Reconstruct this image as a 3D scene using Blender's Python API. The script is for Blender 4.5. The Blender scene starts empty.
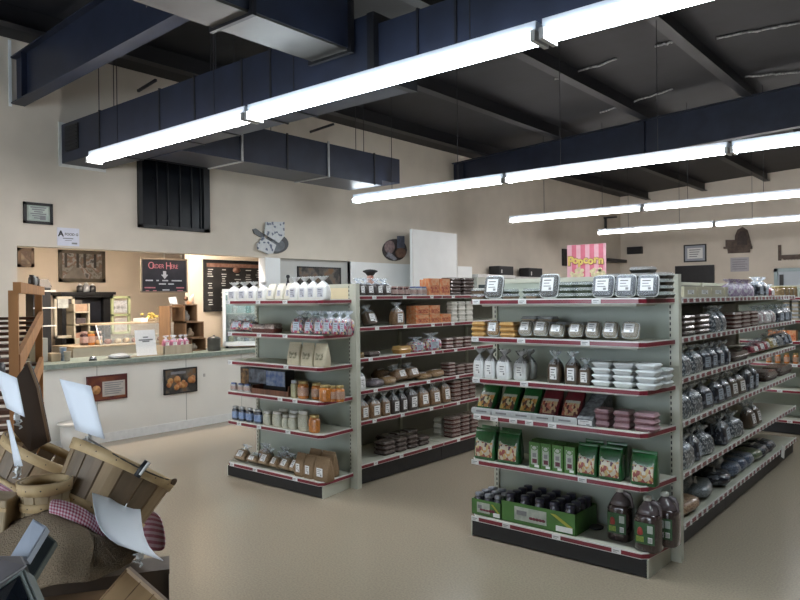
import bpy, bmesh, math, random
from mathutils import Vector, Matrix, Euler
random.seed(7)
S = bpy.context.scene
COL = S.collection
PI = math.pi
# ------------------------------------------------------------------ camera
EYE = Vector((0, 0, 1.6))
YAW, PITCH, ROLL, FPX = math.radians(39.74), math.radians(-0.155), math.radians(-0.641), 702.6
FW = Vector((-math.sin(YAW)*math.cos(PITCH), math.cos(YAW)*math.cos(PITCH), math.sin(PITCH)))
_r = Vector((math.cos(YAW), math.sin(YAW), 0)); _u = _r.cross(FW)
RT = math.cos(ROLL)*_r + math.sin(ROLL)*_u
UP = -math.sin(ROLL)*_r + math.cos(ROLL)*_u
cd = bpy.data.cameras.new('camera'); cam = bpy.data.objects.new('camera', cd); COL.objects.link(cam)
cd.sensor_width = 36; cd.sensor_fit = 'HORIZONTAL'; cd.lens = FPX/800*36; cd.clip_start = .05; cd.clip_end = 200
m = Matrix((RT, UP, -FW)).transposed().to_4x4(); m.translation = EYE; cam.matrix_world = m
S.camera = cam

def ray(px, py): return RT*((px-400)/FPX) - UP*((py-300)/FPX) + FW
def on(px, py, ax, val):                       # measured point on the plane axis=val
    d = ray(px, py); return EYE + d*((val-EYE[ax])/d[ax])
def deep(px, py, dist): return EYE + ray(px, py)*dist
def sx(px, Y, Z):                              # x of the point on the line y=Y, z=Z
    k = (px-400)/FPX; a = RT - FW*k
    return -(a.y*Y + a.z*(Z-EYE.z))/a.x
def sy(px, X, Z):
    k = (px-400)/FPX; a = RT - FW*k
    return -(a.x*X + a.z*(Z-EYE.z))/a.y

# ------------------------------------------------------------------ materials
MATS = {}
def mat(name, col, rough=.6, metal=0, var=0, scale=20, bump=0, coat=0, emit=None, estr=0, col2=None, kind='noise', stretch=None, spec=None, hard=False):
    if name in MATS: return MATS[name]
    m = bpy.data.materials.new(name); m.use_nodes = True; nt = m.node_tree; N = nt.nodes; L = nt.links
    b = N['Principled BSDF']; b.inputs['Base Color'].default_value = (*col, 1); b.inputs['Roughness'].default_value = rough
    b.inputs['Metallic'].default_value = metal; b.inputs['Coat Weight'].default_value = coat; b.inputs['Coat Roughness'].default_value = .12
    if spec is not None: b.inputs['Specular IOR Level'].default_value = spec
    if emit: b.inputs['Emission Color'].default_value = (*emit, 1); b.inputs['Emission Strength'].default_value = estr
    if var or bump or col2:
        tc = N.new('ShaderNodeTexCoord'); src = tc.outputs['Object']
        if stretch:
            mp = N.new('ShaderNodeMapping'); mp.inputs['Scale'].default_value = stretch; L.new(src, mp.inputs[0]); src = mp.outputs[0]
        if kind == 'voronoi':
            t = N.new('ShaderNodeTexVoronoi'); t.inputs['Scale'].default_value = scale; L.new(src, t.inputs['Vector'])
            sp = N.new('ShaderNodeSeparateColor'); L.new(t.outputs['Color'], sp.inputs[0]); f = sp.outputs[0]; hf = t.outputs['Distance']
        else:
            t = N.new('ShaderNodeTexNoise'); t.inputs['Scale'].default_value = scale; t.inputs['Detail'].default_value = 4; L.new(src, t.inputs['Vector']); f = hf = t.outputs['Fac']
        if var or col2:
            cr = N.new('ShaderNodeValToRGB'); L.new(f, cr.inputs[0]); e = cr.color_ramp.elements
            if hard: cr.color_ramp.interpolation = 'CONSTANT'
            if isinstance(col2, list):
                cols = [col] + col2; e[0].position = 0; e[0].color = (*cols[0], 1); e[1].position = 1; e[1].color = (*cols[-1], 1)
                lo, hi = (0, 1) if kind == 'voronoi' else (.32, .68)
                e[0].position = lo; e[1].position = hi if not hard else lo + (hi-lo)*(len(cols)-1)/len(cols)
                for i, c in enumerate(cols[1:-1], 1):
                    n = e.new(lo + (hi-lo)*i/(len(cols) if hard else len(cols)-1)); n.color = (*c, 1)
            else:
                c2 = col2 or tuple(max(0, c*(1-var)) for c in col); e[0].position = .35; e[1].position = .65
                e[0].color = (*c2, 1); e[1].color = (*(col if col2 else tuple(min(1, c*(1+var*.6)) for c in col)), 1)
            L.new(cr.outputs[0], b.inputs['Base Color'])
        if bump:
            bp = N.new('ShaderNodeBump'); bp.inputs['Strength'].default_value = bump; bp.inputs['Distance'].default_value = .01
            L.new(hf, bp.inputs['Height']); L.new(bp.outputs[0], b.inputs['Normal'])
    MATS[name] = m; return m
def clear(name, tint=(.95, .97, 1), amount=.7, rough=.08, gloss=.5):
    if name in MATS: return MATS[name]
    m = bpy.data.materials.new(name); m.use_nodes = True; nt = m.node_tree; N = nt.nodes; L = nt.links
    b = N['Principled BSDF']; b.inputs['Base Color'].default_value = (*[c*.55 for c in tint], 1); b.inputs['Roughness'].default_value = rough
    tr = N.new('ShaderNodeBsdfTransparent'); tr.inputs[0].default_value = (*tint, 1); mx = N.new('ShaderNodeMixShader'); mx.inputs[0].default_value = amount
    L.new(b.outputs[0], mx.inputs[1]); L.new(tr.outputs[0], mx.inputs[2]); L.new(mx.outputs[0], N['Material Output'].inputs[0])
    MATS[name] = m; return m
def wood(name, a, b_, scale=6, rough=.6):
    return mat(name, a, rough, col2=b_, scale=scale, stretch=(1, 1, .12), bump=.15)

WALLP = mat('wall_paint', (.67, .605, .515), .85, var=.04, scale=3)
GREYP = mat('grey_paint', (.52, .52, .50), .8, var=.04, scale=3)
WHITEP = mat('white_panel', (.84, .86, .86), .55, var=.03, scale=3)
NAVY = mat('navy_metal', (.015, .020, .039), .42, var=.25, scale=4)
DECK = mat('roof_insulation', (.0075, .0078, .011), .6, var=.35, scale=2.5, bump=.3)
PURL = mat('purlin_paint', (.0038, .0042, .007), .5, var=.2, scale=5)
GALV = mat('galvanised_sheet', (.08, .078, .073), .45, metal=.3, var=.15, scale=3)
BLACK = mat('black_paint', (.012, .012, .014), .5, var=.2, scale=20)
CREAM = mat('shelf_enamel', (.50, .50, .42), .45, var=.04, scale=8)
PALE = mat('pale_green_panel', (.37, .405, .35), .5, var=.05, scale=4)
EDGEW = mat('channel_white', (.72, .72, .70), .35, var=.05, scale=20)
RED = mat('price_strip_red', (.20, .012, .028), .35, var=.15, scale=12, coat=.4)
TAG = mat('tag_white', (.8, .8, .8), .5, var=.05, scale=60)
INK = mat('ink', (.03, .03, .035), .6, var=.1, scale=60)
GREYINK = mat('grey_ink', (.22, .22, .23), .6, var=.1, scale=60)
WHITE = mat('white_plain', (.78, .78, .77), .6, var=.04, scale=30)
FLOORM = mat('floor_vinyl', (.37, .312, .232), .24, col2=(.30, .252, .188), scale=90, bump=.02)

# ------------------------------------------------------------------ mesh builder
class MB:
    def __init__(s): s.v = []; s.f = []; s.m = []; s.sm = []; s.mats = []; s.uv = None
    def mi(s, m):
        if m not in s.mats: s.mats.append(m)
        return s.mats.index(m)
    def add(s, vs, fs, m, smooth=False):
        o = len(s.v); s.v += [tuple(v) for v in vs]; k = s.mi(m)
        for f in fs: s.f.append([i+o for i in f]); s.m.append(k); s.sm.append(smooth)
        return s
    def box(s, x0, x1, y0, y1, z0, z1, m):
        return s.add([(x0,y0,z0),(x1,y0,z0),(x1,y1,z0),(x0,y1,z0),(x0,y0,z1),(x1,y0,z1),(x1,y1,z1),(x0,y1,z1)],
                     [(0,3,2,1),(4,5,6,7),(0,1,5,4),(1,2,6,5),(2,3,7,6),(3,0,4,7)], m)
    def quad(s, a, b, c, d, m): return s.add([a,b,c,d], [(0,1,2,3)], m)
    def prism(s, pts, z0, z1, m):              # outline in xy
        n = len(pts)
        return s.add([(x,y,z0) for x,y in pts]+[(x,y,z1) for x,y in pts],
              [tuple(range(n-1,-1,-1)), tuple(range(n,2*n))]+[(i,(i+1)%n,n+(i+1)%n,n+i) for i in range(n)], m)
    def prismv(s, pts, y0, y1, m):             # outline in xz, extruded along y
        n = len(pts)
        return s.add([(x,y0,z) for x,z in pts]+[(x,y1,z) for x,z in pts],
              [tuple(range(n)), tuple(range(2*n-1,n-1,-1))]+[(i,n+i,n+(i+1)%n,(i+1)%n) for i in range(n)], m)
    def rings(s, rs, m, smooth=True, cap=True, closed=True):
        n = len(rs[0]); vs = [p for r in rs for p in r]; fs = []
        for k in range(len(rs)-1):
            for i in range(n if closed else n-1):
                fs.append((k*n+i, k*n+(i+1)%n, (k+1)*n+(i+1)%n, (k+1)*n+i))
        if cap: fs.append(tuple(range(n-1,-1,-1))); fs.append(tuple((len(rs)-1)*n+i for i in range(n)))
        return s.add(vs, fs, m, smooth)
    def lathe(s, prof, m, n=16, cx=0, cy=0, sx_=1, sy_=1, smooth=True):
        return s.rings([[(cx+r*sx_*math.cos(2*PI*i/n), cy+r*sy_*math.sin(2*PI*i/n), z) for i in range(n)] for r, z in prof], m, smooth)
    def tube(s, pts, r, m, n=6):
        pts = [Vector(p) for p in pts]; rs = []
        for i, p in enumerate(pts):
            t = (pts[min(i+1,len(pts)-1)]-pts[max(i-1,0)]).normalized()
            a = t.orthogonal().normalized() if i == 0 else (pa - t*pa.dot(t)).normalized()
            pa = a; b = t.cross(a)
            rs.append([p + (a*math.cos(2*PI*k/n)+b*math.sin(2*PI*k/n))*r for k in range(n)])
        return s.rings(rs, m)
    def mesh(s, name):
        me = bpy.data.meshes.new(name); me.from_pydata(s.v, [], s.f)
        for m in s.mats: me.materials.append(m)
        me.polygons.foreach_set('material_index', s.m); me.polygons.foreach_set('use_smooth', s.sm)
        me.update(); return me
    def obj(s, name, parent=None, loc=None, rot=None):
        o = bpy.data.objects.new(name, s.mesh(name)); COL.objects.link(o)
        if parent: o.parent = parent
        if loc is not None: o.location = loc
        if rot is not None: o.rotation_euler = rot
        return o
def bev(o, w=.004, seg=2):
    b = o.modifiers.new('edge', 'BEVEL'); b.width = w; b.segments = seg; b.limit_method = 'ANGLE'; return o
def tag(o, label, cat, group=None):
    if len(label.split()) > 16: print('LONG', len(label.split()), label)
    o['label'] = label; o['category'] = cat
    if group: o['group'] = group
    return o
def struct(o): o['kind'] = 'structure'; return o
def thing(name, label, cat, loc=(0,0,0), rz=0, group=None, rot=None):
    o = bpy.data.objects.new(name, None); COL.objects.link(o); o.empty_display_size = .1
    o.location = loc; o.rotation_euler = rot if rot is not None else (0,0,rz); return tag(o, label, cat, group)
def text(name, body, size, m, parent, loc, rot, ext=.001, align='CENTER', sx_=1, off=0):
    c = bpy.data.curves.new(name, 'FONT'); c.offset = off; c.body = body; c.size = size; c.extrude = ext; c.align_x = align; c.align_y = 'CENTER'
    c.materials.append(m); o = bpy.data.objects.new(name, c); COL.objects.link(o)
    if parent: o.parent = parent
    me = bpy.data.meshes.new_from_object(o); bpy.data.objects.remove(o); o = bpy.data.objects.new(name, me); COL.objects.link(o)
    if parent: o.parent = parent
    o.location = loc; o.rotation_euler = rot; o.scale = (sx_, 1, 1); return o
ORD = ['first','second','third','fourth','fifth','sixth','seventh','eighth','ninth','tenth','eleventh','twelfth']

# ------------------------------------------------------------------ room shell
XL, YB, XR, YF = -7.7, 18.8, 7.0, -4.0
XK = -10.5                                     # back of the serving kitchen
def deck_z(x): return 4.32 + .055*(x-XL)
def raft_z(x): return 4.13 + .055*(x-XL)
struct(MB().box(XK-.2, XR+.2, YF-.2, YB+.2, -.1, 0, FLOORM).obj('floor'))
w = MB()
y_o0, y_o1, y_p1, y_w1, y_c1 = 3.065, 6.25, 6.60, 8.04, 9.60
w.box(XL-.15, XL, YF, YB, 2.19, 5.2, WALLP)
w.box(XL-.15, XL, YF, y_o0, 0, 2.19, WALLP)
w.box(XL-.15, XL, y_w1, YB, 0, 2.19, WALLP)
struct(w.obj('wall_left'))
struct(MB().box(XL-.14, XL+.004, y_o1+.08, y_p1, 0, 2.188, WHITEP).obj('trim_1'))
struct(MB().box(XL-.25, XL-.06, y_p1, y_w1, 0, 2.19, GREYP).obj('wall_service'))
KW = mat('kitchen_paint', (.62, .535, .43), .85, var=.04, scale=3)
w = MB(); w.box(XK-.1, XK, 1.5, 9.5, 0, 2.9, KW); w.box(XK, XL-.15, 1.4, 1.5, 0, 2.9, KW); w.box(XK, XL-.15, 9.5, 9.6, 0, 2.9, KW); struct(w.obj('wall_kitchen'))
struct(MB().box(XK, XL-.15, 1.4, 9.6, 2.75, 2.85, WHITEP).obj('ceiling_kitchen'))
w = MB(); w.box(-8.72, -8.6, 5.72, 9.4, 0, 2.75, mat('menu_wall_paint', (.66, .56, .44), .8, var=.03, scale=3)); struct(w.obj('wall_menu'))
struct(MB().box(XK, XR, YB, YB+.15, 0, 5.4, WALLP).obj('wall_back'))
struct(MB().box(XR, XR+.15, YF, YB, 0, 5.4, WALLP).obj('wall_right'))
w = MB()
w.box(XK, XR, YF-.15, YF, 2.9, 5.2, WALLP); w.box(XK, XR, YF-.15, YF, 0, .35, WALLP)
for a, b in ((XK, -6.6), (-3.8, -3.5), (-.7, XR)): w.box(a, b, YF-.15, YF, .35, 2.9, WALLP)
struct(w.obj('wall_front'))
for i, (a, b) in enumerate(((-6.6, -3.8), (-3.5, -.7))):
    w = MB()
    for q in ((a, a+.05, .35, 2.9), (b-.05, b, .35, 2.9), (a, b, .35, .4), (a, b, 2.85, 2.9), ((a+b)/2-.02, (a+b)/2+.02, .4, 2.85)): w.box(q[0], q[1], YF-.1, YF-.04, q[2], q[3], BLACK)
    struct(w.obj('window_%d' % (i+2)))
w = MB(); x0, x1 = XL-.2, XR+.2
w.prismv([(x0, deck_z(x0)), (x1, deck_z(x1)), (x1, deck_z(x1)+.1), (x0, deck_z(x0)+.1)], YF-.2, YB+.2, DECK)
struct(w.obj('ceiling'))
for i in range(10):                            # roof purlins along the building
    x = XL+.75+i*1.45
    w = MB(); z = deck_z(x)
    w.box(x-.035, x+.035, YF, YB, z-.19, z, PURL); w.box(x-.035, x+.10, YF, YB, z-.195, z-.185, PURL)
    struct(w.obj('beam_purlin'))
SEAM = mat('insulation_tape', (.42, .41, .42), .4, var=.5, scale=30, bump=.6)
for (a, b, c) in (((555, 78), (617, 58), 0), ((655, 45), (672, 41), 0), ((716, 37), (800, 22), 0), ((600, 112), (672, 88), 0), ((745, 76), (800, 71), 0)):
    P = [None, None]
    for k, q in enumerate((a, b)):
        d = ray(*q); x_ = 0
        t = (deck_z(0)-EYE.z)/(d.z-.055*d.x); P[k] = EYE+d*t*.999
    p, q = P; n = 14
    pts = [p.lerp(q, i/n)+Vector((0, random.uniform(-.02, .02), random.uniform(-.02, -.008))) for i in range(n+1)]
    o = MB().tube(pts, .014, SEAM, 5).obj('insulation_seam'); o['kind'] = 'structure'; o.name = 'trim_insulation_seam'
def rafter(y, idx):
    w = MB(); xs = (XL, XR)
    zt = [raft_z(x)-.0 for x in xs]; zb = [3.66 + .04*(x-XL) for x in xs]
    w.prismv([(xs[0], zb[0]), (xs[1], zb[1]), (xs[1], zt[1]), (xs[0], zt[0])], y-.008, y+.008, NAVY)
    for zz in (zb, zt):
        s = .014
        w.prismv([(xs[0], zz[0]-s), (xs[1], zz[1]-s), (xs[1], zz[1]), (xs[0], zz[0])], y-.07, y+.07, NAVY)
    for k in range(4):
        x = XL+.25 + k*3.4
        w.box(x-.006, x+.006, y-.065, y+.065, 3.67+.04*(x-XL), raft_z(x)-.02, NAVY)
    struct(w.obj('beam_rafter'))
for k, y in enumerate((3.09, 10.9)): rafter(y, k)
# bright paper facing at the eave beside the near rafter
struct(MB().box(XL+.002, XL+.012, 3.0, 3.03, 3.62, 4.3, WHITEP).obj('trim_2'))
BR = mat('brace_steel', (.03, .03, .035), .5, var=.2, scale=10)
for a, b in (((138, 91), (156, 80)), ((310, 132), (334, 124))):
    p = on(*a, 0, XL+.01); q = on(*b, 0, XL+.35)
    o = MB().tube([p, q], .02, BR, 4).obj('beam_brace'); struct(o)

# ------------------------------------------------------------------ ducts
t = thing('air_duct', 'long navy rectangular duct along the first light row, grille at its wall end', 'duct', (-5.9, 3.75, 3.1))
def rel(mb, ox, oy, oz): mb.v = [(x-ox, y-oy, z-oz) for x, y, z in mb.v]; return mb
ra = lambda mb: rel(mb, -5.9, 3.75, 3.1)
ra(MB().box(XL+.02, -3.2, 3.53, 4.0, 3.1, 3.52, NAVY)).obj('duct_body', t)
ra(MB().box(-3.14, 5.8, 3.58, 3.78, 3.1, 3.46, NAVY)).obj('duct_body', t)
ra(MB().box(-3.2, -3.14, 3.53, 4.0, 3.09, 3.53, PURL)).obj('reducer', t)
for x in (-6.85, -5.75, -5.2, -4.55, -4.2): ra(MB().box(x-.008, x+.008, 3.52, 4.01, 3.09, 3.53, BLACK)).obj('seam_flange', t)
for x in (-2.8, -2.5, -1.3, .2): ra(MB().box(x-.008, x+.008, 3.57, 3.79, 3.09, 3.47, PURL)).obj('seam_flange', t)
g = MB(); p = on(66, 127, 1, 3.53); q = on(79, 148, 1, 3.53)
g.box(p.x, q.x, 3.515, 3.53, q.z, p.z, BLACK)
for i in range(7): z = q.z+(p.z-q.z)*(i+.5)/7; g.box(p.x+.02, q.x-.02, 3.508, 3.516, z-.006, z+.006, PURL)
ra(g).obj('grille', t)
ra(MB().box(XL+.001, XL+.015, 3.5, 4.03, 3.07, 3.55, EDGEW)).obj('wall_flange', t)
for x in (-7.0, -6.7, -5.0, -4.75): ra(MB().box(x-.003, x+.003, 3.6, 3.606, 3.52, deck_z(x), BR)).obj('hanger_rod', t)
t = thing('branch_duct', 'navy branch duct running along the wall above the pan plaque, with silver hanger straps', 'duct', (-6.4, 5.7, 3.1))
rb = lambda mb: rel(mb, -6.4, 5.7, 3.1)
rb(MB().box(-6.75, -6.15, 4.02, 7.05, 3.1, 3.5, NAVY)).obj('duct_body', t)
rb(MB().box(-6.6, -6.15, 7.05, 7.42, 3.17, 3.5, NAVY)).obj('duct_end', t)
SILV = mat('strap_silver', (.5, .5, .5), .35, metal=.6, var=.1, scale=20)
for y in (4.75, 6.05):
    rb(MB().box(-6.145, -6.13, y-.012, y+.012, 3.085, 3.52, SILV).box(-6.75, -6.13, y-.012, y+.012, 3.085, 3.097, SILV)).obj('hanger_strap', t)
for y in (4.4, 5.2, 6.6, 6.75): rb(MB().box(-6.2, -6.194, y-.003, y+.003, 3.5, deck_z(-6.2), BR)).obj('hanger_rod', t)
for y in (5.4, 6.9): rb(MB().box(-6.155, -6.14, y-.01, y+.01, 3.09, 3.51, BLACK)).obj('seam_flange', t)
t = thing('feeder_duct', 'dark duct with pale underside entering the long duct from the near side', 'duct', (-3.5, 1.7, 3.3))
rc = lambda mb: rel(mb, -3.5, 1.7, 3.3)
for a, b in ((-.5, 2.64), (2.68, 3.48)):
    rc(MB().box(-3.70, -3.33, a, b, 3.315, 3.72, NAVY)).obj('duct_body', t); rc(MB().box(-3.69, -3.34, a, b, 3.30, 3.315, GALV)).obj('underside', t)
for a in (2.64, 3.48): rc(MB().box(-3.73, -3.30, a, a+.03, 3.28, 3.74, PURL)).obj('seam_flange', t)
for y in (1.2, 2.2): rc(MB().box(-3.72, -3.714, y, y+.006, 3.3, deck_z(-3.7), BR)).obj('hanger_rod', t)

# ------------------------------------------------------------------ strip lights
LENS = mat('lit_lens', (.9, .95, 1), .4, emit=(1, .97, .97), estr=15)
LENSB = mat('lit_lens_cool', (.9, .95, 1), .4, emit=(.86, .95, 1), estr=15)
HOUS = mat('fixture_enamel', (.6, .66, .74), .35, var=.03, scale=10)
CAPM = mat('lamp_end_cap', (.42, .42, .42), .5, var=.1, scale=30)
def light(x0, x1, y, z, label, group=None, lens=LENS, wk=.44):
    t = thing('strip_light', label, 'light', ((x0+x1)/2, y, z), 0, group); h = (x1-x0)/2
    MB().box(-h+.01, h-.01, -.055, .055, .055, .115, HOUS).obj('housing', t)
    w = MB(); prof = [(-.07, .055), (-.075, .035), (-.05, .014), (0, .006), (.05, .014), (.075, .035), (.07, .055)]
    w.rings([[(x, a, b) for a, b in prof] for x in (-h+.03, h-.03)], lens, True); w.obj('lens', t)
    for s in (-1, 1):
        xa, xb = sorted((s*(h-.03), s*(h-.002)))
        MB().prism([(xa, -.08), (xb, -.08), (xb, .08), (xa, .08)], .0, .06, CAPM).obj('end_cap', t)
        xx = (x0+x1)/2+s*h*wk
        MB().box(s*h*wk-.003, s*h*wk+.003, -.003, .003, .115, deck_z(xx)-z-.0, BR).obj('hanger_wire', t)
rows = [(3.43, 2.965, [-6.80, -4.31, -1.82, .67], 'first row, along the navy duct'), (7.2, 2.94, [-6.80, -4.33, -1.85, .62], 'second row, over the aisle'),
        (11.15, 2.95, [-6.64, -4.18, -1.75, .7], 'third row'), (14.85, 2.96, [-6.6, -4.13, -1.7, .7], 'farthest row, near the back wall')]
for ri, (y, z, xs, nm) in enumerate(rows):
    for i in range(len(xs)-1):
        light(xs[i]+.01, xs[i+1]-.01, y, z, 'lit white strip light, %s from the left in the %s' % (ORD[i], nm), 'suspended strip lights', LENSB if (ri, i) in ((0, 1), (0, 2), (1, 0), (1, 2)) else LENS, .62 if ri == 0 else .44)
# ------------------------------------------------------------------ shelving
def poly_band(mb, path, z0, z1, off, m):       # strip standing just outside a shelf outline
    P = [Vector((x, y, 0)) for x, y in path]; out = []
    for i, p in enumerate(P):
        n = Vector((0, 0, 0))
        if i: d = (p-P[i-1]).normalized(); n += Vector((d.y, -d.x, 0))
        if i < len(P)-1: d = (P[i+1]-p).normalized(); n += Vector((d.y, -d.x, 0))
        out.append(p + n.normalized()*off)
    inn = P
    for i in range(len(P)-1):
        a, b, c, d = out[i], out[i+1], inn[i+1], inn[i]
        vs = [(q.x, q.y, z0) for q in (a, b, c, d)] + [(q.x, q.y, z1) for q in (a, b, c, d)]
        mb.add(vs, [(0,3,2,1),(4,5,6,7),(0,1,5,4),(1,2,6,5),(2,3,7,6),(3,0,4,7)], m)
def price_tag(parent, x, y, z, horiz=True, wd=.055, hang=0):
    w = MB()
    if horiz: w.box(-wd/2, wd/2, -.004, 0, -.015-hang, .015, TAG).box(-wd*.35, wd*.3, -.005, -.004, .002, .006, GREYINK).box(-wd*.35, wd*.1, -.005, -.004, -.007, -.004, GREYINK)
    else: w.box(0, .004, -wd/2, wd/2, -.015-hang, .015, TAG).box(.004, .005, -wd*.3, wd*.3, .002, .006, GREYINK)
    return w.obj('price_tag', parent, (x, y, z))
CH = .032                                       # channel height
def cap(label, xb0, xb1, xf0, xf1, yb, yf, zs, ztop, tags, bow=.03, pw=.058, warm=False):
    cx = (xb0+xb1)/2; t = thing('end_display_shelving', label, 'shelving', (cx, yb, 0))
    R = lambda mb: rel(mb, cx, yb, 0)
    R(MB().box(xb0+.03, xb1-.02, yb, yb+.02, .0, ztop-.01, PALE).box(xb0+.03, xb1-.02, yb-.004, yb+.024, ztop-.03, ztop, CREAM)).obj('back_panel', t)
    for xa, xb in ((xb0, xb0+.035), (xb1-pw, xb1)):
        w = MB().box(xa, xb, yb-.02, yb+.03, 0, ztop, CREAM); k = 0; z = .16
        xs = xa+.008 if xa > cx else xa+.022
        while z < ztop-.03:
            w.box(xs-.004, xs+.004, yb-.0212, yb-.0195, z, z+.019, INK); z += .034
        o = R(w).obj('upright', t)
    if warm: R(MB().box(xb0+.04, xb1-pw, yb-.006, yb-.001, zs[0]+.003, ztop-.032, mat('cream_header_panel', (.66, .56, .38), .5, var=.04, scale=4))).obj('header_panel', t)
    zb = zs[-1]
    R(MB().box(xf0-.005, xf1+.002, yf+.005, yf+.025, 0.008, zb-CH, BLACK)).obj('kick_plate', t)
    w = MB()
    w.prism([(xf1, yf+.005), (xf1+.01, yf+.005), (xb1-pw-.002, yb-.022), (xb1-pw-.014, yb-.022)], 0.0, zb-CH, CREAM)
    R(w).obj('base_side', t); w = MB()
    w.prism([(xf0-.015, yf+.005), (xf0-.005, yf+.005), (xb0+.05, yb-.022), (xb0+.04, yb-.022)], 0.0, zb-CH, CREAM)
    R(w).obj('base_side', t)
    for k, z in enumerate(zs):
        base = k == len(zs)-1
        path = [(xb0+.01, yb-.022), (xf0, yf+bow), (xf0+bow, yf), (xf1-bow, yf), (xf1, yf+bow), (xb1-pw+.028, yb-.022)]
        w = MB().prism(path, z-(.03 if not base else CH), z, CREAM)
        if not base:
            w.box(xf0+.06, xf1-.06, yf+.05, yb-.02, z-.045, z-.03, CREAM)
        poly_band(w, path, z-CH, z+.004, .006, EDGEW)
        s = R(w).obj('shelf', t)
        w = MB(); poly_band(w, path, z-CH+.005, z-.004, .0085, RED); R(w).obj('price_strip', s)
        for tx in tags[k]:
            X = sx(tx, yf, z-.02)
            price_tag(s, X-cx, yf-.009-yb, z-CH/2+.002)
    return t
def run(label, xc, xl, y0, y1, zs, ztop, tagstep, side=1, tagw=.05, panel=None, kick=True, seed=1):
    """gondola flank: central panel at xc, shelf lip at xl, sections of 1.22 m"""
    rnd = random.Random(seed)
    t = thing('aisle_shelving', label, 'shelving', (xc, y0, 0)); R = lambda mb: rel(mb, xc, y0, 0)
    n = max(1, round((y1-y0)/1.22)); sgn = 1 if xl > xc else -1
    X = lambda d: xc+sgn*d                       # d: distance from spine
    dl = abs(xl-xc)
    def bx(mb, da, db, ya, yb_, za, zb_, m):
        a, b = sorted((X(da), X(db))); return mb.box(a, b, ya, yb_, za, zb_, m)
    pn = panel or mat('back_panel_grey', (.30, .29, .25), .55, var=.08, scale=4)
    for i in range(n):
        ya = y0+(y1-y0)*i/n; yb_ = y0+(y1-y0)*(i+1)/n
        R(bx(MB(), .0, .012, ya+.02, yb_-.02, 0, ztop-.02, pn)).obj('back_panel', t)
        R(bx(bx(MB(), .0, .035, yb_-.02, yb_+.015, 0, ztop-.01, CREAM), 0, .02, ya+.02, yb_-.02, ztop-.035, ztop-.01, CREAM)).obj('upright', t)
        R(bx(MB(), dl-.05, dl-.03, ya, yb_-.003, .008, zs[-1]-CH, BLACK)).obj('kick_plate', t)
        for k, z in enumerate(zs):
            base = k == len(zs)-1
            w = bx(MB(), .012, dl-.006, ya+.006, yb_-.006, z-(.028 if not base else CH), z, CREAM)
            bx(w, dl-.006, dl, ya+.004, yb_-.004, z-CH, z+.004, EDGEW)
            if not base:
                for yy in (ya+.01, yb_-.016): w.prismv([(X(.01), z-.028), (X(dl-.05), z-.028), (X(.01), z-.10)][::sgn], yy, yy+.004, CREAM)
            s = R(w).obj('shelf', t)
            R(bx(MB(), dl, dl+.0025, ya+.008, yb_-.008, z-CH+.005, z-.004, RED)).obj('price_strip', s)
            if side > 0:
                m_ = int(1.22/tagstep)
                for q in range(m_):
                    yy = ya+(q+.5+rnd.uniform(-.12, .12))*(yb_-ya)/m_
                    price_tag(s, xl+.003-xc, yy-y0, z-CH/2+.001, False, tagw)
    return t
N_Y, N_F = 4.30, 3.92
Z1 = [1.583, 1.335, 1.062, .820, .517, .138]    # near end shelves
cap('cream end shelving stocked with jugs, green pouches and trays, red price strips', -2.70, -1.40, -2.648, -1.475, N_Y, N_F, Z1, 1.725,
    [(477, 523, 597), (476, 522, 586), (477, 525), (478, 495, 514, 530, 553), (476, 583), (476, 507, 557, 617)])
Z2 = [1.593, 1.308, 1.050, .775, .510, .130]    # far end shelves
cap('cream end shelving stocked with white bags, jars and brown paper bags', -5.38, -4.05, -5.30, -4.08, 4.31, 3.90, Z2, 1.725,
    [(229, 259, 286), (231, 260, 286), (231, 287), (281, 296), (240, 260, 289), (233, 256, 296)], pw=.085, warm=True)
ZA1 = [1.580, 1.330, 1.075, .800, .475, .155]
run('aisle shelving beside the jug end, full of tied bags, dense price tags', -2.02, -1.46, 4.335, 7.96, ZA1, 1.72, .115, tagw=.032, seed=3)
ZA2 = [1.622, 1.352, 1.087, .812, .548, .177]
run('aisle shelving beside the white bag end, filled with boxes and nut bags', -4.66, -4.09, 4.35, 8.0, ZA2, 1.72, .34, seed=5)
# next island beyond the jug island: its end display faces us past the aisle
ZC = [1.56, 1.30, 1.06, .80, .50, .16]
cap('end shelving beyond the tied bag aisle, with jars and amber boxes', -2.75, -1.10, -2.70, -1.12, 9.35, 8.97, ZC, 1.70, [(772, 787), (785,), (775, 790), (795,), (780,), (790,)])
run('aisle shelving far past the tied bag aisle', -2.0, -1.2, 9.39, 14.2, ZC, 1.70, .4, side=0)

# ------------------------------------------------------------------ goods, built once in a unit box and copied
CLR = clear('clear_plastic', amount=.74)
FILM = clear('film_plastic', (.92, .94, .96), amount=.35, rough=.2)
CELL = clear('cellophane', (1.2, 1.25, 1.3), amount=.6, rough=.15)
PROTO = {}
def lab(mb, x0, x1, z0, z1, y, m=TAG, ink=INK, t=.012, lines=3):
    mb.box(x0, x1, y-t, y, z0, z1, m); h = z1-z0; w_ = x1-x0
    for i in range(lines):
        z = z1-h*(.2+.22*i); mb.box(x0+w_*.15, x0+w_*(.8-.15*(i % 2)), y-t-.004, y-t, z-h*.035, z+h*.035, ink if i == 0 else GREYINK)
    mb.box(x0+w_*.62, x0+w_*.85, y-t-.004, y-t, z0+h*.08, z0+h*.26, GREYINK); return mb
def se(a, e):                                    # superellipse direction
    c, s = math.cos(a), math.sin(a)
    return (math.copysign(abs(c)**e, c), math.copysign(abs(s)**e, s))
def ringsq(w_, d, z, n=16, e=.5, cx=0, cy=0, wob=0, rnd=random):
    return [(cx+w_/2*se(2*PI*i/n, e)[0]+rnd.uniform(-wob, wob), cy+d/2*se(2*PI*i/n, e)[1]+rnd.uniform(-wob, wob), z) for i in range(n)]
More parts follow.
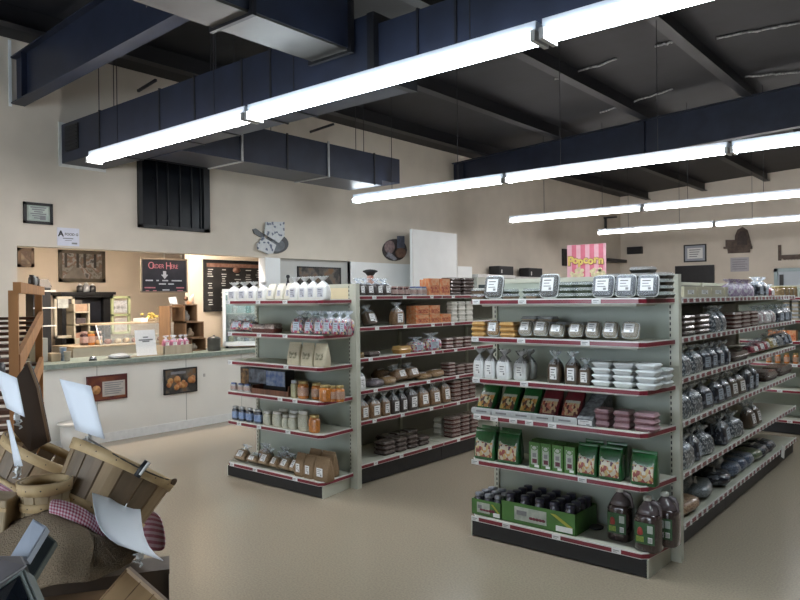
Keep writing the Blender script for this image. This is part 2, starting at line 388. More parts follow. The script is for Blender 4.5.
def p_tied(m, lm=TAG, ruf=None, lines=3, big=True):
    rnd = random.Random(len(PROTO)); N = 26
    ph = [rnd.uniform(0, 6) for _ in range(4)]
    def cr(i, k): return 1+.035*math.sin(i*1.9+ph[0]+k*1.3)+.03*math.sin(i*3.7+ph[1]-k*2.1)+rnd.uniform(-.02, .02)
    def rg(a, b, z, k, e=.5): return [(x*cr(i, k), y*cr(i+3, k), z+(rnd.uniform(-.012, .012) if z > .02 else 0)) for i, (x, y, _) in enumerate(ringsq(a, b, z, N, e))]
    w = MB(); w.rings([rg(a, b, z, k, e) for k, (a, b, z, e) in enumerate(((.84, .84, 0, .4), (.94, .94, .05, .4), (.97, .96, .2, .45), (.98, .95, .34, .45), (.95, .9, .46, .45), (.9, .8, .56, .5), (.74, .62, .64, .55), (.5, .42, .69, .7), (.22, .2, .72, .9)))], m)
    r = MB(); rr = ruf or m
    r.rings([[(x*(1+.22*math.sin(i*2.4+k)), y*(1+.22*math.cos(i*2.9+k)), z+.035*math.sin(i*2.7+ph[2])*(k > 3)) for i, (x, y, _) in enumerate(ringsq(a, b, z, N, .8))] for k, (a, b, z) in enumerate(((.9, .8, .58), (.6, .5, .70), (.3, .26, .77), (.16, .18, .81), (.34, .34, .87), (.66, .55, .94), (.8, .62, .99)))], rr, cap=False)
    out = [('pouch', w), ('gathered_top', r)]
    if lm: out.append(('label', lab(MB(), -.24, .24, .12, .5, -.482, lm, lines=lines)))
    return out
def p_gusset(m, front=None, lm=None, seal=None, fz=(.08, .62), fx=.4, band=None):
    w = MB(); rnd = random.Random(len(PROTO)+5)
    w.rings([ringsq(a, b, z, 20, .35, wob=.006, rnd=rnd) for a, b, z in ((.94, .9, 0), (1, 1, .05), (1, .95, .35), (.98, .7, .6), (.97, .38, .8), (.96, .12, .92))], m)
    w.rings([ringsq(a, b, z, 20, .35) for a, b, z in ((.96, .12, .918), (.97, .05, .94), (.97, .04, 1))], seal or m)
    out = [('pouch', w)]
    if front:
        q = MB(); y = lambda z: -(.5 if z < .3 else .5-.36*(max(0, z-.3)/.5)**1.4)*1.0-.015
        zz = [fz[0]+(fz[1]-fz[0])*i/5 for i in range(6)]
        q.rings([[(-fx, y(z), z), (fx, y(z), z), (fx, y(z)+.05, z), (-fx, y(z)+.05, z)] for z in zz], front, False); out.append(('printed_panel', q))
        if band:
            q = MB(); q.rings([[(-fx, y(z)-.006, z), (fx, y(z)-.006, z), (fx, y(z)+.05, z), (-fx, y(z)+.05, z)] for z in (fz[1]-.02, fz[1]+.07)], band, False); out.append(('name_band', q))
    if lm: out.append(('label', lab(MB(), -.2, .2, .2, .56, -.49, lm)))
    return out
def p_clam(m, lid=CLR, lm=TAG):                  # shallow tray lying flat
    w = MB().rings([ringsq(a, b, z, 20, .3) for a, b, z in ((.84, .84, 0), (.92, .92, .35), (.97, .97, .5))], m, False)
    l = MB().rings([ringsq(a, b, z, 20, .3) for a, b, z in ((1, 1, .46), (1, 1, .54), (.92, .92, .62), (.86, .86, .97), (.8, .8, 1))], lid, False)
    out = [('tray_base', w), ('tray_lid', l)]
    return out
def p_upclam(m):                                 # clamshell standing on edge, label to the front
    w = MB()
    def rr(a, b, y): return [(a/2*se(2*PI*i/20, .35)[0], y, .5+b/2*se(2*PI*i/20, .35)[1]) for i in range(20)]
    w.rings([rr(.86, .86, -.42), (rr(.9, .9, -.1)), rr(.9, .9, .3), rr(.8, .8, .5)], m)
    c = MB().rings([rr(.84, .84, -.5), rr(.92, .92, -.44), rr(.96, .96, -.06), rr(1, 1, -.02), rr(1, 1, .05), rr(.93, .93, .1)], CLR)
    e = MB(); a, b = rr(1.0, 1.0, -.06), rr(.93, .93, -.1); e.rings([a, b], EDGEW, cap=False)
    return [('food_block', w), ('tray_lid', c), ('rim', e), ('label', lab(MB(), -.3, .3, .25, .8, -.5, TAG, t=.03))]
def p_jar(m, lidm, lm=None, lmcol=None, waist=0):
    w = MB().lathe([(.40, 0), (.48, .03), (.5, .1), (.5-waist, .4), (.5, .7), (.48, .76), (.36, .84), (.36, .86)], m, 18)
    l = MB().lathe([(.39, .84), (.41, .85), (.41, .98), (.39, 1)], lidm, 18)
    out = [('jar_body', w), ('lid', l)]
    if lm: out.append(('label', MB().lathe([(.505, .18), (.506, .2), (.506, .62), (.505, .64)], lm, 18)))
    return out
def p_box(m, front=None, fr=(.1, .9, .1, .9), top=None, extra=None):
    w = MB().box(-.5, .5, -.5, .5, 0, 1, m); out = [('carton', w)]
    if front: out.append(('printed_panel', MB().box(-.5+fr[0], -.5+fr[1], -.508, -.5, fr[2], fr[3], front)))
    if extra: out.append(('label', lab(MB(), -.25, .25, .3, .7, -.508, extra, t=.006)))
    return out
def p_foam(m):
    w = MB().rings([ringsq(a, a, z, 20, .3) for a, z in ((.72, 0), (.93, .66), (1, .7), (1, .82), (.93, .84), (.9, 1))], m, False)
    return [('foam_box', w)]
def p_lie(m, lm=TAG):                            # limp bag lying on its back, label up and to the front
    rnd = random.Random(len(PROTO)+9)
    w = MB().rings([[(x, y, .42+z) for x, y, z in [(q[0], yy, q[1]) for q in [(a/2*se(2*PI*i/14, .7)[0]+rnd.uniform(-.02, .02), b*se(2*PI*i/14, .7)[1]+rnd.uniform(-.03, .03)) for i in range(14)]]] for a, b, yy in ((.5, .12, -.5), (.9, .38, -.38), (1, .42, -.1), (.95, .42, .15), (.6, .25, .35), (.3, .12, .42), (.55, .2, .5))], m)
    out = [('pouch', w)]
    if lm: out.append(('label', MB().add([(-.25, -.42, .62), (.25, -.42, .62), (.25, -.05, .88), (-.25, -.05, .88), (-.25, -.42, .58), (.25, -.42, .58), (.25, -.05, .84), (-.25, -.05, .84)], [(0,1,2,3), (7,6,5,4), (0,4,5,1), (1,5,6,2), (2,6,7,3), (3,7,4,0)], lm)))
    return out
def p_jug():
    TEA = mat('cider_brown', (.045, .028, .028), .18, coat=1, var=.2, scale=6)
    CL = mat('jug_shoulder', (.13, .105, .115), .25, coat=.6, var=.15, scale=5)
    w = MB(); w.rings([ringsq(a, a*1.0, z, 20, .62) for a, z in ((.9, 0), (.99, .03), (1, .3), (1, .52), (.97, .6), (.98, .62), (.86, .7))], TEA)
    s = MB(); s.rings([ringsq(a, a, z, 20, .8, cx=c) for a, z, c in ((.86, .70, 0), (.66, .79, -.02), (.42, .87, -.04), (.26, .91, -.05), (.25, .94, -.05))], CL)
    h = MB().tube([(.02, 0, .885), (.2, 0, .9), (.36, 0, .87), (.44, 0, .79), (.45, 0, .70), (.40, 0, .62)], .058, CL, 8)
    c = MB().lathe([(.16, .93), (.165, .94), (.165, .995), (.15, 1)], mat('cap_pale', (.55, .55, .5), .5, var=.05, scale=20), 16, cx=-.05)
    GR = mat('label_green', (.03, .10, .035), .5, var=.3, scale=12)
    l = MB(); l.rings([[(math.sin(a)*.508*(1.0 if abs(a) < 9 else 1), -math.cos(a)*.508 if False else -.507+.04*(a*a), z) for a in [(-.85+1.7*i/10) for i in range(11)]] for z in (.16, .56)], GR, False, cap=False, closed=False)
    l.add([], [], GR)
    l.box(-.30, -.02, -.53, -.505, .2, .30, mat('label_yellowgreen', (.25, .35, .06), .5, var=.3, scale=30))
    l.lathe([(.11, .33), (.13, .36), (.10, .45), (.0, .5)], mat('label_apple', (.35, .05, .04), .5, var=.2, scale=30), 10, cx=-.16, cy=-.45)
    l.box(.12, .32, -.52, -.495, .38, .52, mat('label_pale', (.45, .5, .46), .5, var=.1, scale=30)); l.box(.14, .3, -.52, -.495, .2, .3, TAG)
    for i in range(5): l.box(.15+.03*i, .162+.03*i, -.524, -.52, .21, .29, INK)
    return [('jug_body', w), ('shoulder', s), ('handle', h), ('cap', c), ('label', l)]
def proto(key, fn, *a, **k):
    if key not in PROTO: PROTO[key] = [(n, mb.mesh(n)) for n, mb in fn(*a, **k)]
    return PROTO[key]
def put(key, name, label, cat, loc, size, rz=0, lean=0, group=None, roll=0):
    pr = PROTO[key]
    if len(pr) == 1:
        o = bpy.data.objects.new(name, pr[0][1]); COL.objects.link(o); tag(o, label, cat, group)
    else:
        o = thing(name, label, cat, group=group)
        for n, me in pr:
            c = bpy.data.objects.new(n, me); COL.objects.link(c); c.parent = o
    o.location = loc; o.scale = size; o.rotation_euler = (lean, roll, rz); return o
# colours of goods
proto('flour', p_tied, mat('flour_white', (.72, .73, .74), .35, coat=.4, var=.05, scale=8), ruf=FILM)
proto('brownbag', p_tied, mat('dark_grain', (.10, .065, .04), .35, coat=.6, col2=(.04, .025, .015), scale=40), ruf=CELL)
proto('sugar', p_tied, mat('sugar_white', (.74, .73, .70), .4, coat=.3, var=.04, scale=8), lm=mat('label_lilac', (.5, .5, .56), .5, var=.2, scale=30), ruf=mat('bow_white', (.8, .8, .8), .4, var=.05, scale=10))
proto('cream', p_gusset, mat('cream_pouch', (.66, .62, .53), .45, var=.05, scale=8), lm=mat('label_lilac', (.5, .5, .56), .5))
PASTA = mat('print_pasta', (.55, .38, .10), .4, col2=[(.42, .20, .05), (.10, .04, .03), (.55, .50, .30), (.06, .09, .02), (.60, .33, .10)], kind='voronoi', scale=9, hard=True)
PASTR = mat('print_berry', (.40, .10, .06), .4, col2=[(.5, .35, .2), (.12, .03, .03), (.5, .18, .12), (.55, .42, .25)], kind='voronoi', scale=9, hard=True)
VEG = mat('print_vegetable', (.50, .36, .16), .35, col2=[(.55, .48, .32), (.26, .06, .05), (.52, .5, .42), (.50, .28, .10), (.08, .03, .06), (.5, .45, .35)], kind='voronoi', scale=8, hard=True)
GREEN = mat('pouch_green', (.012, .10, .025), .3, coat=.5, var=.25, scale=8)
DRED = mat('pouch_maroon', (.13, .012, .02), .3, coat=.5, var=.2, scale=8)
PB = mat('name_band_pale', (.5, .52, .47), .4, col2=(.33, .38, .33), scale=25)
proto('gpasta', p_gusset, GREEN, front=PASTA, band=PB, fz=(.06, .5))
proto('rpasta', p_gusset, DRED, front=PASTR, band=PB, fz=(.06, .5))
proto('gveg', p_gusset, GREEN, front=VEG, band=PB, fz=(.1, .6))
LG = mat('carton_green', (.07, .19, .04), .45, var=.15, scale=10)
def p_teabox():
    o = [('carton', MB().box(-.5, .5, -.5, .5, 0, 1, LG))]
    q = MB().box(-.32, .3, -.506, -.5, .14, .86, PB); o.append(('printed_panel', q))
    q = MB().lathe([(.2, 0)], PB, 3) if False else MB()
    q.prismv([(.3*math.cos(2*PI*i/14), .78+.1*math.sin(2*PI*i/14)) for i in range(14)], -.512, -.506, LG)
    q.prismv([(.2*math.cos(2*PI*i/14), .78+.07*math.sin(2*PI*i/14)) for i in range(14)], -.516, -.512, PB)
    q.box(-.2, .22, -.514, -.506, .2, .36, mat('print_berries', (.20, .02, .03), .4, col2=(.05, .02, .05), scale=40)); q.box(-.18, .18, -.512, -.506, .42, .58, GREYINK)
    q.box(.0, .4, -.516, -.5, .05, .14, TAG)
    o.append(('emblem', q)); return o
proto('tea', p_teabox)
FOAM = mat('foam_white', (.66, .69, .70), .6, var=.04, scale=10)
proto('foam', p_foam, FOAM)
PINK = mat('pink_lid', (.42, .26, .29), .35, var=.1, scale=10, coat=.4); PINKB = mat('pink_food', (.22, .10, .12), .4, var=.3, scale=20)
proto('pink', p_clam, PINKB, PINK)
OR = mat('orange_food', (.50, .26, .07), .45, var=.25, scale=20)
proto('orange', p_clam, OR, mat('orange_lid', (.50, .30, .11), .3, coat=.5, var=.1, scale=10))
proto('darktray', p_clam, mat('dark_food', (.035, .03, .02), .5, var=.4, scale=30), CLR)
proto('greentray', p_clam, mat('green_food', (.06, .08, .05), .5, var=.4, scale=30), CLR)
proto('browntray', p_clam, mat('bread_food', (.20, .13, .08), .5, var=.3, scale=30), CLR)
proto('beigetray', p_clam, mat('beige_food', (.45, .37, .26), .5, var=.2, scale=20), FILM)
proto('choc', p_clam, mat('chocolate', (.045, .022, .018), .5, var=.3, scale=30), mat('tray_film', (.06, .042, .038), .25, coat=.6, col2=(.16, .13, .12), scale=6))
proto('redtray', p_clam, mat('red_food', (.12, .03, .025), .5, var=.5, scale=25), mat('tray_film_red', (.10, .065, .055), .3, coat=.5, col2=(.34, .27, .24), scale=7))
proto('updark', p_upclam, mat('dark_food', (.035, .03, .02)))
proto('updarkblue', p_upclam, mat('grey_food', (.10, .11, .13), .4, var=.3, scale=20))
proto('upbeige', p_upclam, mat('beige_food', (.45, .37, .26)))
proto('uporange', p_upclam, OR)
proto('jug', p_jug)
proto('canister', p_gusset, mat('beige_pack', (.55, .49, .36), .5, var=.08, scale=12), front=mat('print_cream', (.50, .46, .34), .5, col2=(.12, .11, .06), scale=7), fz=(.3, .62), fx=.3)
proto('jaror', p_jar, mat('orange_preserve', (.50, .17, .03), .2, coat=1, var=.3, scale=12), mat('gold_lid', (.45, .34, .14), .35, metal=.5, var=.1, scale=10), None)
proto('jarlab', p_jar, mat('orange_preserve', (.5, .17, .03)), mat('gold_lid', (.45, .34, .14)), mat('jar_label', (.55, .42, .32), .5, col2=(.3, .1, .05), scale=30))
proto('jarblue', p_jar, mat('navy_jar', (.06, .07, .10), .25, coat=1, var=.3, scale=12), mat('tin_lid', (.45, .46, .48), .35, metal=.6, var=.1, scale=10), mat('blue_label', (.05, .14, .42), .5, col2=(.35, .42, .5), scale=25))
proto('jarwhite', p_jar, mat('cream_spread', (.50, .48, .38), .25, coat=1, var=.1, scale=12), mat('white_lid', (.68, .68, .64), .4, var=.05, scale=10), mat('cream_label', (.55, .55, .46), .5, col2=(.30, .30, .22), scale=25))
proto('jaryellow', p_jar, mat('yellow_jar', (.40, .38, .22), .25, coat=.6, var=.2, scale=12), mat('blue_white_lid', (.45, .48, .55), .4, var=.2, scale=20))
proto('jardark', p_jar, mat('dark_preserve', (.06, .015, .015), .2, coat=1, var=.3, scale=12), mat('pale_red_lid', (.38, .25, .22), .4, var=.4, scale=30), mat('pale_label', (.5, .46, .42), .5, col2=(.3, .1, .08), scale=30))
proto('jarbw', p_jar, mat('pale_jar', (.45, .45, .45), .25, coat=.6, var=.1, scale=12), mat('blue_lid', (.12, .17, .38), .4, var=.2, scale=10), mat('pale_label', (.5, .46, .42)))
proto('jarbrown', p_jar, mat('brown_jar', (.22, .15, .08), .25, coat=.6, var=.3, scale=12), mat('gold_lid', (.45, .34, .14)))
ORB = mat('orange_carton', (.62, .17, .05), .45, col2=(.62, .36, .20), scale=4)
proto('orbox', p_box, ORB, mat('carton_swirl', (.30, .02, .015), .45, col2=(.6, .25, .1), scale=9), (.15, .95, .12, .6))
proto('whitetub', p_clam, mat('white_tub', (.60, .58, .52), .45, var=.05, scale=10), mat('white_tub_lid', (.66, .64, .58), .4, var=.05, scale=10))
KR = mat('kraft_paper', (.24, .155, .085), .75, var=.12, scale=10)
proto('kraft', p_gusset, KR, lm=TAG)
NUT = lambda n, a, b: mat(n, a, .35, coat=.6, col2=b, scale=14, bump=.6)
proto('nut', p_tied, NUT('nut_brown', (.26, .15, .07), (.12, .06, .03)), ruf=CELL)
proto('nutdark', p_tied, NUT('nut_dark', (.06, .04, .035), (.02, .015, .015)), ruf=CELL)
proto('tan', p_lie, NUT('bread_tan', (.36, .23, .11), (.20, .11, .05)))
proto('pinktreat', p_tied, mat('pink_cup', (.48, .17, .26), .4, var=.3, scale=9), lm=TAG, ruf=CELL)
proto('snack', p_tied, NUT('snack_tan', (.34, .24, .14), (.17, .10, .05)), ruf=CELL)
proto('lilac', p_lie, NUT('bread_lilac', (.16, .13, .15), (.06, .05, .06)))
proto('lienut', p_lie, NUT('nut_brown', (.26, .15, .07), (.12, .06, .03)))
SP = mat('speckled_candy', (.30, .34, .37), .3, coat=.7, kind='voronoi', scale=16, col2=[(.06, .08, .10), (.50, .53, .56), (.12, .15, .18), (.05, .06, .08)], hard=True)
proto('speck', p_tied, SP, lm=None, ruf=CELL)
NV = mat('navy_candy', (.012, .014, .026), .3, coat=.5, kind='voronoi', scale=10, col2=[(.03, .04, .07), (.16, .18, .22), (.01, .012, .02)], hard=True)
proto('navy', p_tied, NV, lm=mat('label_blue_white', (.42, .48, .56), .5, var=.1, scale=30), ruf=CELL)
proto('gift', p_tied, mat('gift_mix', (.35, .30, .30), .35, coat=.6, kind='voronoi', scale=9, col2=[(.35, .04, .10), (.05, .05, .08), (.55, .40, .22), (.4, .42, .5)], hard=True), lm=mat('label_blue_white', (.42, .48, .56)), ruf=CELL)
proto('lilacgift', p_tied, mat('lilac_ribbon', (.55, .48, .60), .4, kind='voronoi', scale=9, col2=[(.36, .26, .42), (.70, .68, .72), (.45, .36, .5)], hard=True), lm=None, ruf=mat('lilac_ribbon', (.48, .40, .52)))
proto('redbag', p_tied, mat('red_candy', (.30, .03, .06), .35, coat=.6, kind='voronoi', scale=12, col2=[(.12, .02, .03), (.4, .1, .12)], hard=True), ruf=CELL)
proto('yelbag', p_tied, mat('yellow_candy', (.45, .34, .10), .35, coat=.6, kind='voronoi', scale=12, col2=[(.3, .2, .05), (.5, .45, .3)], hard=True), ruf=CELL)
proto('whitebag', p_tied, mat('pink_white_candy', (.48, .42, .42), .35, coat=.6, kind='voronoi', scale=14, col2=[(.38, .25, .27), (.55, .55, .55)], hard=True), ruf=CELL)
proto('liegrey', p_lie, mat('grey_mix', (.20, .23, .26), .3, coat=.7, var=.5, scale=25))
proto('lieblue', p_lie, mat('blue_candy', (.10, .15, .24), .3, coat=.7, kind='voronoi', scale=22, col2=[(.16, .2, .28), (.06, .08, .14)], hard=True), lm=None)
proto('liegreen', p_lie, mat('green_candy', (.10, .16, .08), .3, coat=.7, kind='voronoi', scale=22, col2=[(.16, .2, .12), (.05, .08, .05)], hard=True), lm=None)
proto('lietan', p_lie, mat('tan_kibble', (.38, .24, .15), .4, coat=.5, kind='voronoi', scale=20, col2=[(.22, .12, .07), (.42, .3, .2)], hard=True), lm=None)
proto('lienavy', p_lie, NV)
proto('creambox', p_box, mat('cream_carton', (.52, .48, .36), .5, var=.06, scale=8), extra=TAG)

RED_G = {}
def row(key, name, desc, cat, place, axis, val, z, spans, h, dep=.1, group=None, lean=0, rz0=0, up=0, start=0, jit=.0, total=None):
    """spans: (px0, px1[, height[, depth_shift[, lean]]]); axis 'c' faces -Y at y=val, 'a' faces +X at x=val"""
    out = []
    if axis == 'a' and key not in ('choc', 'creambox', 'orbox', 'orange', 'liegreen'):
        ex = []; tgt = .24 if key.startswith('lie') else .17
        for s in spans:
            ya, yb2 = sy(s[0], val-(s[3] if len(s) > 3 else 0), z+.05), sy(s[1], val-(s[3] if len(s) > 3 else 0), z+.05); n = max(1, int((yb2-ya)/tgt+.35))
            for k in range(n): ex.append((s[0]+(s[1]-s[0])*(k/n)**.85 if k else s[0], s[0]+(s[1]-s[0])*((k+1)/n)**.85) + tuple(s[2:]))
        spans = ex
    for i, s in enumerate(spans):
        hh = s[2] if len(s) > 2 and s[2] else h; sh = s[3] if len(s) > 3 else 0; ln = s[4] if len(s) > 4 else lean
        zc = z + hh*.3
        o_ = ORD[i+start]
        lb = '%s, %s from left, %s' % (desc, o_, place) if len(spans)+start > 1 else '%s on %s' % (desc, place)
        if axis == 'c':
            Y = val+sh+dep/2; a, b = sx(s[0], Y-dep/2, zc), sx(s[1], Y-dep/2, zc)
            loc = ((a+b)/2, Y, z+up); rz = rz0; W = b-a
        else:
            X = val-sh-dep/2; a, b = sy(s[0], X+dep/2, zc), sy(s[1], X+dep/2, zc); W = b-a
            loc = (X, (a+b)/2, z+up); rz = PI/2+rz0
        lift = 0
        if ln: lift = max(0, dep/2*math.sin(abs(ln)))*.9
        o = put(key, name, lb, cat, (loc[0], loc[1], loc[2]+lift+.001), (W*.98, dep, hh), rz+random.uniform(-jit, jit), -ln, group)
        out.append(o)
    return out
LEVEL = {1: ['only'], 2: ['bottom', 'topmost'], 3: ['bottom', 'middle', 'topmost'], 4: ['bottom', 'second', 'third', 'topmost'], 5: ['bottom', 'second', 'third', 'fourth', 'topmost']}
def stack(key, name, desc, cat, place, axis, val, z, spans, hh, dep=.12, group=None, jit=.03, many=True):
    for i, s in enumerate(spans):
        n = s[2]; sh = s[3] if len(s) > 3 else 0
        for k in range(n):
            zz = z+k*hh; zc = z+hh*n*.4
            jx = random.uniform(-.003, .003)
            if axis == 'c':
                Y = val+sh+dep/2; a, b = sx(s[0], Y-dep/2, zc), sx(s[1], Y-dep/2, zc); loc = ((a+b)/2+jx, Y, zz+.001); rz = 0
            else:
                X = val-sh-dep/2; a, b = sy(s[0], X+dep/2, zc), sy(s[1], X+dep/2, zc); loc = (X, (a+b)/2+jx, zz+.001); rz = PI/2
            lv = LEVEL[n][k]
            lb = '%s, %s in %s stack, %s' % (desc, lv, ORD[i], place) if n > 1 else '%s lying at %s spot on %s' % (desc, ORD[i], place)
            put(key, name, lb, cat, loc, (b-a, dep, hh*.97), rz+random.uniform(-jit, jit), 0, group)
# ------------------------------------------------------------------ goods on the near end display
P1 = lambda n: '%s shelf of jug end' % n
A, B_ = 'c', N_F
z = Z1[0]
row('updark', 'clamshell_pack', 'labelled clamshell of dark food', 'food pack', P1('top'), A, B_+.01, z, [(482, 500, .155), (537, 556, .155)], .15, .06, 'labelled clamshells on the top shelf', .22)
row('updarkblue', 'clamshell_pack', 'labelled clamshell of grey food', 'food pack', P1('top'), A, B_+.01, z, [(590, 612, .135), (613, 634, .135), (635, 657, .13)], .13, .06, 'labelled clamshells on the top shelf', .2)
g = 'flat trays on the top shelf of the jug end'
stack('browntray', 'bread_tray', 'brown bread tray', 'food tray', P1('top'), A, B_+.03, z, [(469, 482, 2), (524, 537, 1), (501, 512, 1)], .04, .12, g)
stack('greentray', 'greens_tray', 'flat tray of dark green food', 'food tray', P1('top'), A, B_+.05, z, [(499, 512, 2, .06), (521, 536, 2, .03), (554, 572, 3, .0), (572, 590, 3, .02)], .035, .12, g)
stack('darktray', 'dark_tray', 'flat tray of dark food', 'food tray', P1('top'), A, B_+.1, z, [(600, 622, 4), (627, 650, 5), (651, 668, 4)], .037, .14, g)
z = Z1[1]; pl = P1('second')
stack('orange', 'orange_tray', 'orange food tray', 'food tray', pl, A, B_+.02, z, [(470, 484, 3), (498, 514, 3)], .034, .11, 'orange trays on the jug end')
row('uporange', 'clamshell_pack', 'tilted labelled clamshell of orange food', 'food pack', pl, A, B_+.02, z, [(485, 497)], .105, .06, None, .25)
row('upbeige', 'clamshell_pack', 'tilted labelled clamshell of beige food', 'food pack', pl, A, B_+.02, z, [(516, 529), (531, 545), (547, 561, .08), (566, 580, .085), (583, 597), (600, 615), (619, 636)], .10, .07, 'labelled beige clamshells on the second shelf', .45)
stack('beigetray', 'beige_tray', 'beige food tray standing behind labelled packs', 'food tray', pl, A, B_+.15, z, [(520, 536, 4), (537, 553, 4), (554, 568, 3), (570, 583, 3)], .034, .11, 'beige trays on the second shelf')
z = Z1[2]; pl = P1('third')
row('flour', 'flour_bag', 'tied white flour bag with label', 'bag', pl, A, B_+.02, z, [(472, 483), (483, 494), (495, 509), (512, 526, .185, .03)], .195, .07, 'tied white bags')
row('flour', 'flour_bag', 'plain white bag behind the labelled white bags', 'bag', pl, A, B_+.13, z, [(520, 533)], .19, .07)
row('brownbag', 'grain_bag', 'tied dark brown bag with white label', 'bag', pl, A, B_+.02, z, [(546, 560), (563, 578), (577, 590, .16)], .20, .08, 'dark brown labelled bags')
stack('foam', 'foam_takeout_box', 'white foam box', 'takeout box', pl, A, B_+.02, z, [(590, 610, 4), (611, 633, 4), (634, 657, 4, -.0)], .037, .12, 'stacked foam boxes')
stack('foam', 'foam_takeout_box', 'white foam box near the upright', 'takeout box', pl, A, B_+.16, z, [(650, 668, 3)], .037, .12, 'stacked foam boxes')
z = Z1[3]; pl = P1('fourth')
# counter display of soup pouches: white tray with slots
xa, xb = sx(472, B_, z), sx(576, B_, z)
t = thing('pouch_display_tray', 'white cardboard display tray holding green and maroon pouches on the jug end', 'display tray', ((xa+xb)/2, B_+.12, z+.001))
hw = (xb-xa)/2; CB = mat('tray_card', (.55, .58, .58), .6, var=.1, scale=15)
MB().box(-hw, hw, -.117, -.112, .0, .045, CB).box(-hw, hw, -.117, .16, 0, .004, CB).box(-hw, hw, .155, .16, 0, .1, CB).obj('tray_body', t)
for i in range(6):
    x = -hw+i*2*hw/5; MB().prismv([(0, 0), (0, 0), (0, 0)], 0, 0, CB)
    w = MB(); w.add([(x-.002, -.112, 0), (x-.002, .16, 0), (x-.002, .16, .17), (x-.002, -.08, .04), (x+.002, -.112, 0), (x+.002, .16, 0), (x+.002, .16, .17), (x+.002, -.08, .04)], [(0,3,2,1), (4,5,6,7), (0,1,5,4), (1,2,6,5), (2,3,7,6), (3,0,4,7)], mat('divider_card', (.12, .05, .05), .6, var=.2, scale=15)); w.obj('divider', t)
for i in range(5):
    x = -hw+(i+.5)*2*hw/5; w = MB().box(x-.08, x+.08, -.120, -.117, .008, .038, mat('tray_print', (.5, .52, .52), .6, var=.1, scale=30))
    w.box(x-.04, x+.04, -.122, -.12, .018, .028, GREYINK); w.obj('printed_panel', t)
sp5 = [(475, 492), (497, 514), (517, 535), (537, 556), (559, 578)]
row('gpasta', 'soup_pouch', 'green pouch with pasta picture in display tray', 'pouch', pl, A, B_+.03, z+.006, sp5[:3], .21, .07, 'pouches in the display tray', .5)
row('rpasta', 'soup_pouch', 'maroon pouch with soup picture in display tray', 'pouch', pl, A, B_+.03, z+.006, sp5[3:], .20, .07, 'pouches in the display tray', .5)
row('gpasta', 'soup_pouch', 'green pouch behind in display tray', 'pouch', pl, A, B_+.11, z+.006, [(478, 495), (500, 517), (520, 538)], .21, .06, 'pouches in the display tray', .5)
xa, xb = sx(576, B_, z), sx(592, B_, z)
t = thing('slanted_card_box', 'empty dark slanted card box with white label beside the pouch tray', 'box', ((xa+xb)/2, B_+.1, z+.001))
DG = mat('card_grey', (.17, .18, .19), .6, var=.5, scale=40); hw = (xb-xa)/2
w = MB(); w.add([(-hw, -.09, 0), (hw, -.09, 0), (hw, .2, 0), (-hw, .2, 0), (-hw, -.09, .045), (hw, -.09, .045), (hw, .2, .2), (-hw, .2, .2)], [(0,3,2,1), (4,5,6,7), (0,1,5,4), (1,2,6,5), (2,3,7,6), (3,0,4,7)], DG); w.obj('box_body', t)
lab(MB(), -hw*.8, hw*.9, .008, .036, -.091, TAG, t=.003, lines=1).obj('label', t)
stack('pink', 'pink_tray', 'pink lidded tray', 'food tray', pl, A, B_+.04, z, [(593, 609, 3), (612, 630, 3), (632, 655, 3)], .036, .11, 'pink lidded trays')
z = Z1[4]; pl = P1('fifth')
g = 'green pouches on the fifth shelf'
row('gveg', 'vegetable_pouch', 'green pouch with vegetable picture', 'pouch', pl, A, B_+.02, z, [(473, 494), (496, 518)], .205, .08, g)
row('gveg', 'vegetable_pouch', 'green pouch behind the leading pair', 'pouch', pl, A, B_+.12, z, [(479, 498), (499, 520)], .205, .07, g)
row('tea', 'tea_carton', 'narrow light green carton with oval emblem', 'carton', pl, A, B_+.02, z, [(529, 540), (540.5, 551), (552, 563), (564, 575)], .165, .06, 'narrow green cartons')
row('tea', 'tea_carton', 'narrow green carton in the back rank', 'carton', pl, A, B_+.095, z, [(532, 543), (543.5, 554), (555, 566), (567, 577)], .165, .06, 'narrow green cartons')
row('gveg', 'vegetable_pouch', 'green pouch with bowl picture', 'pouch', pl, A, B_+.02, z, [(575.5, 596), (597, 621), (629, 656)], .195, .08, g)
row('gveg', 'vegetable_pouch', 'green pouch behind the bowl pouches', 'pouch', pl, A, B_+.12, z, [(583, 602), (604, 626)], .2, .07, g)
z = Z1[5]
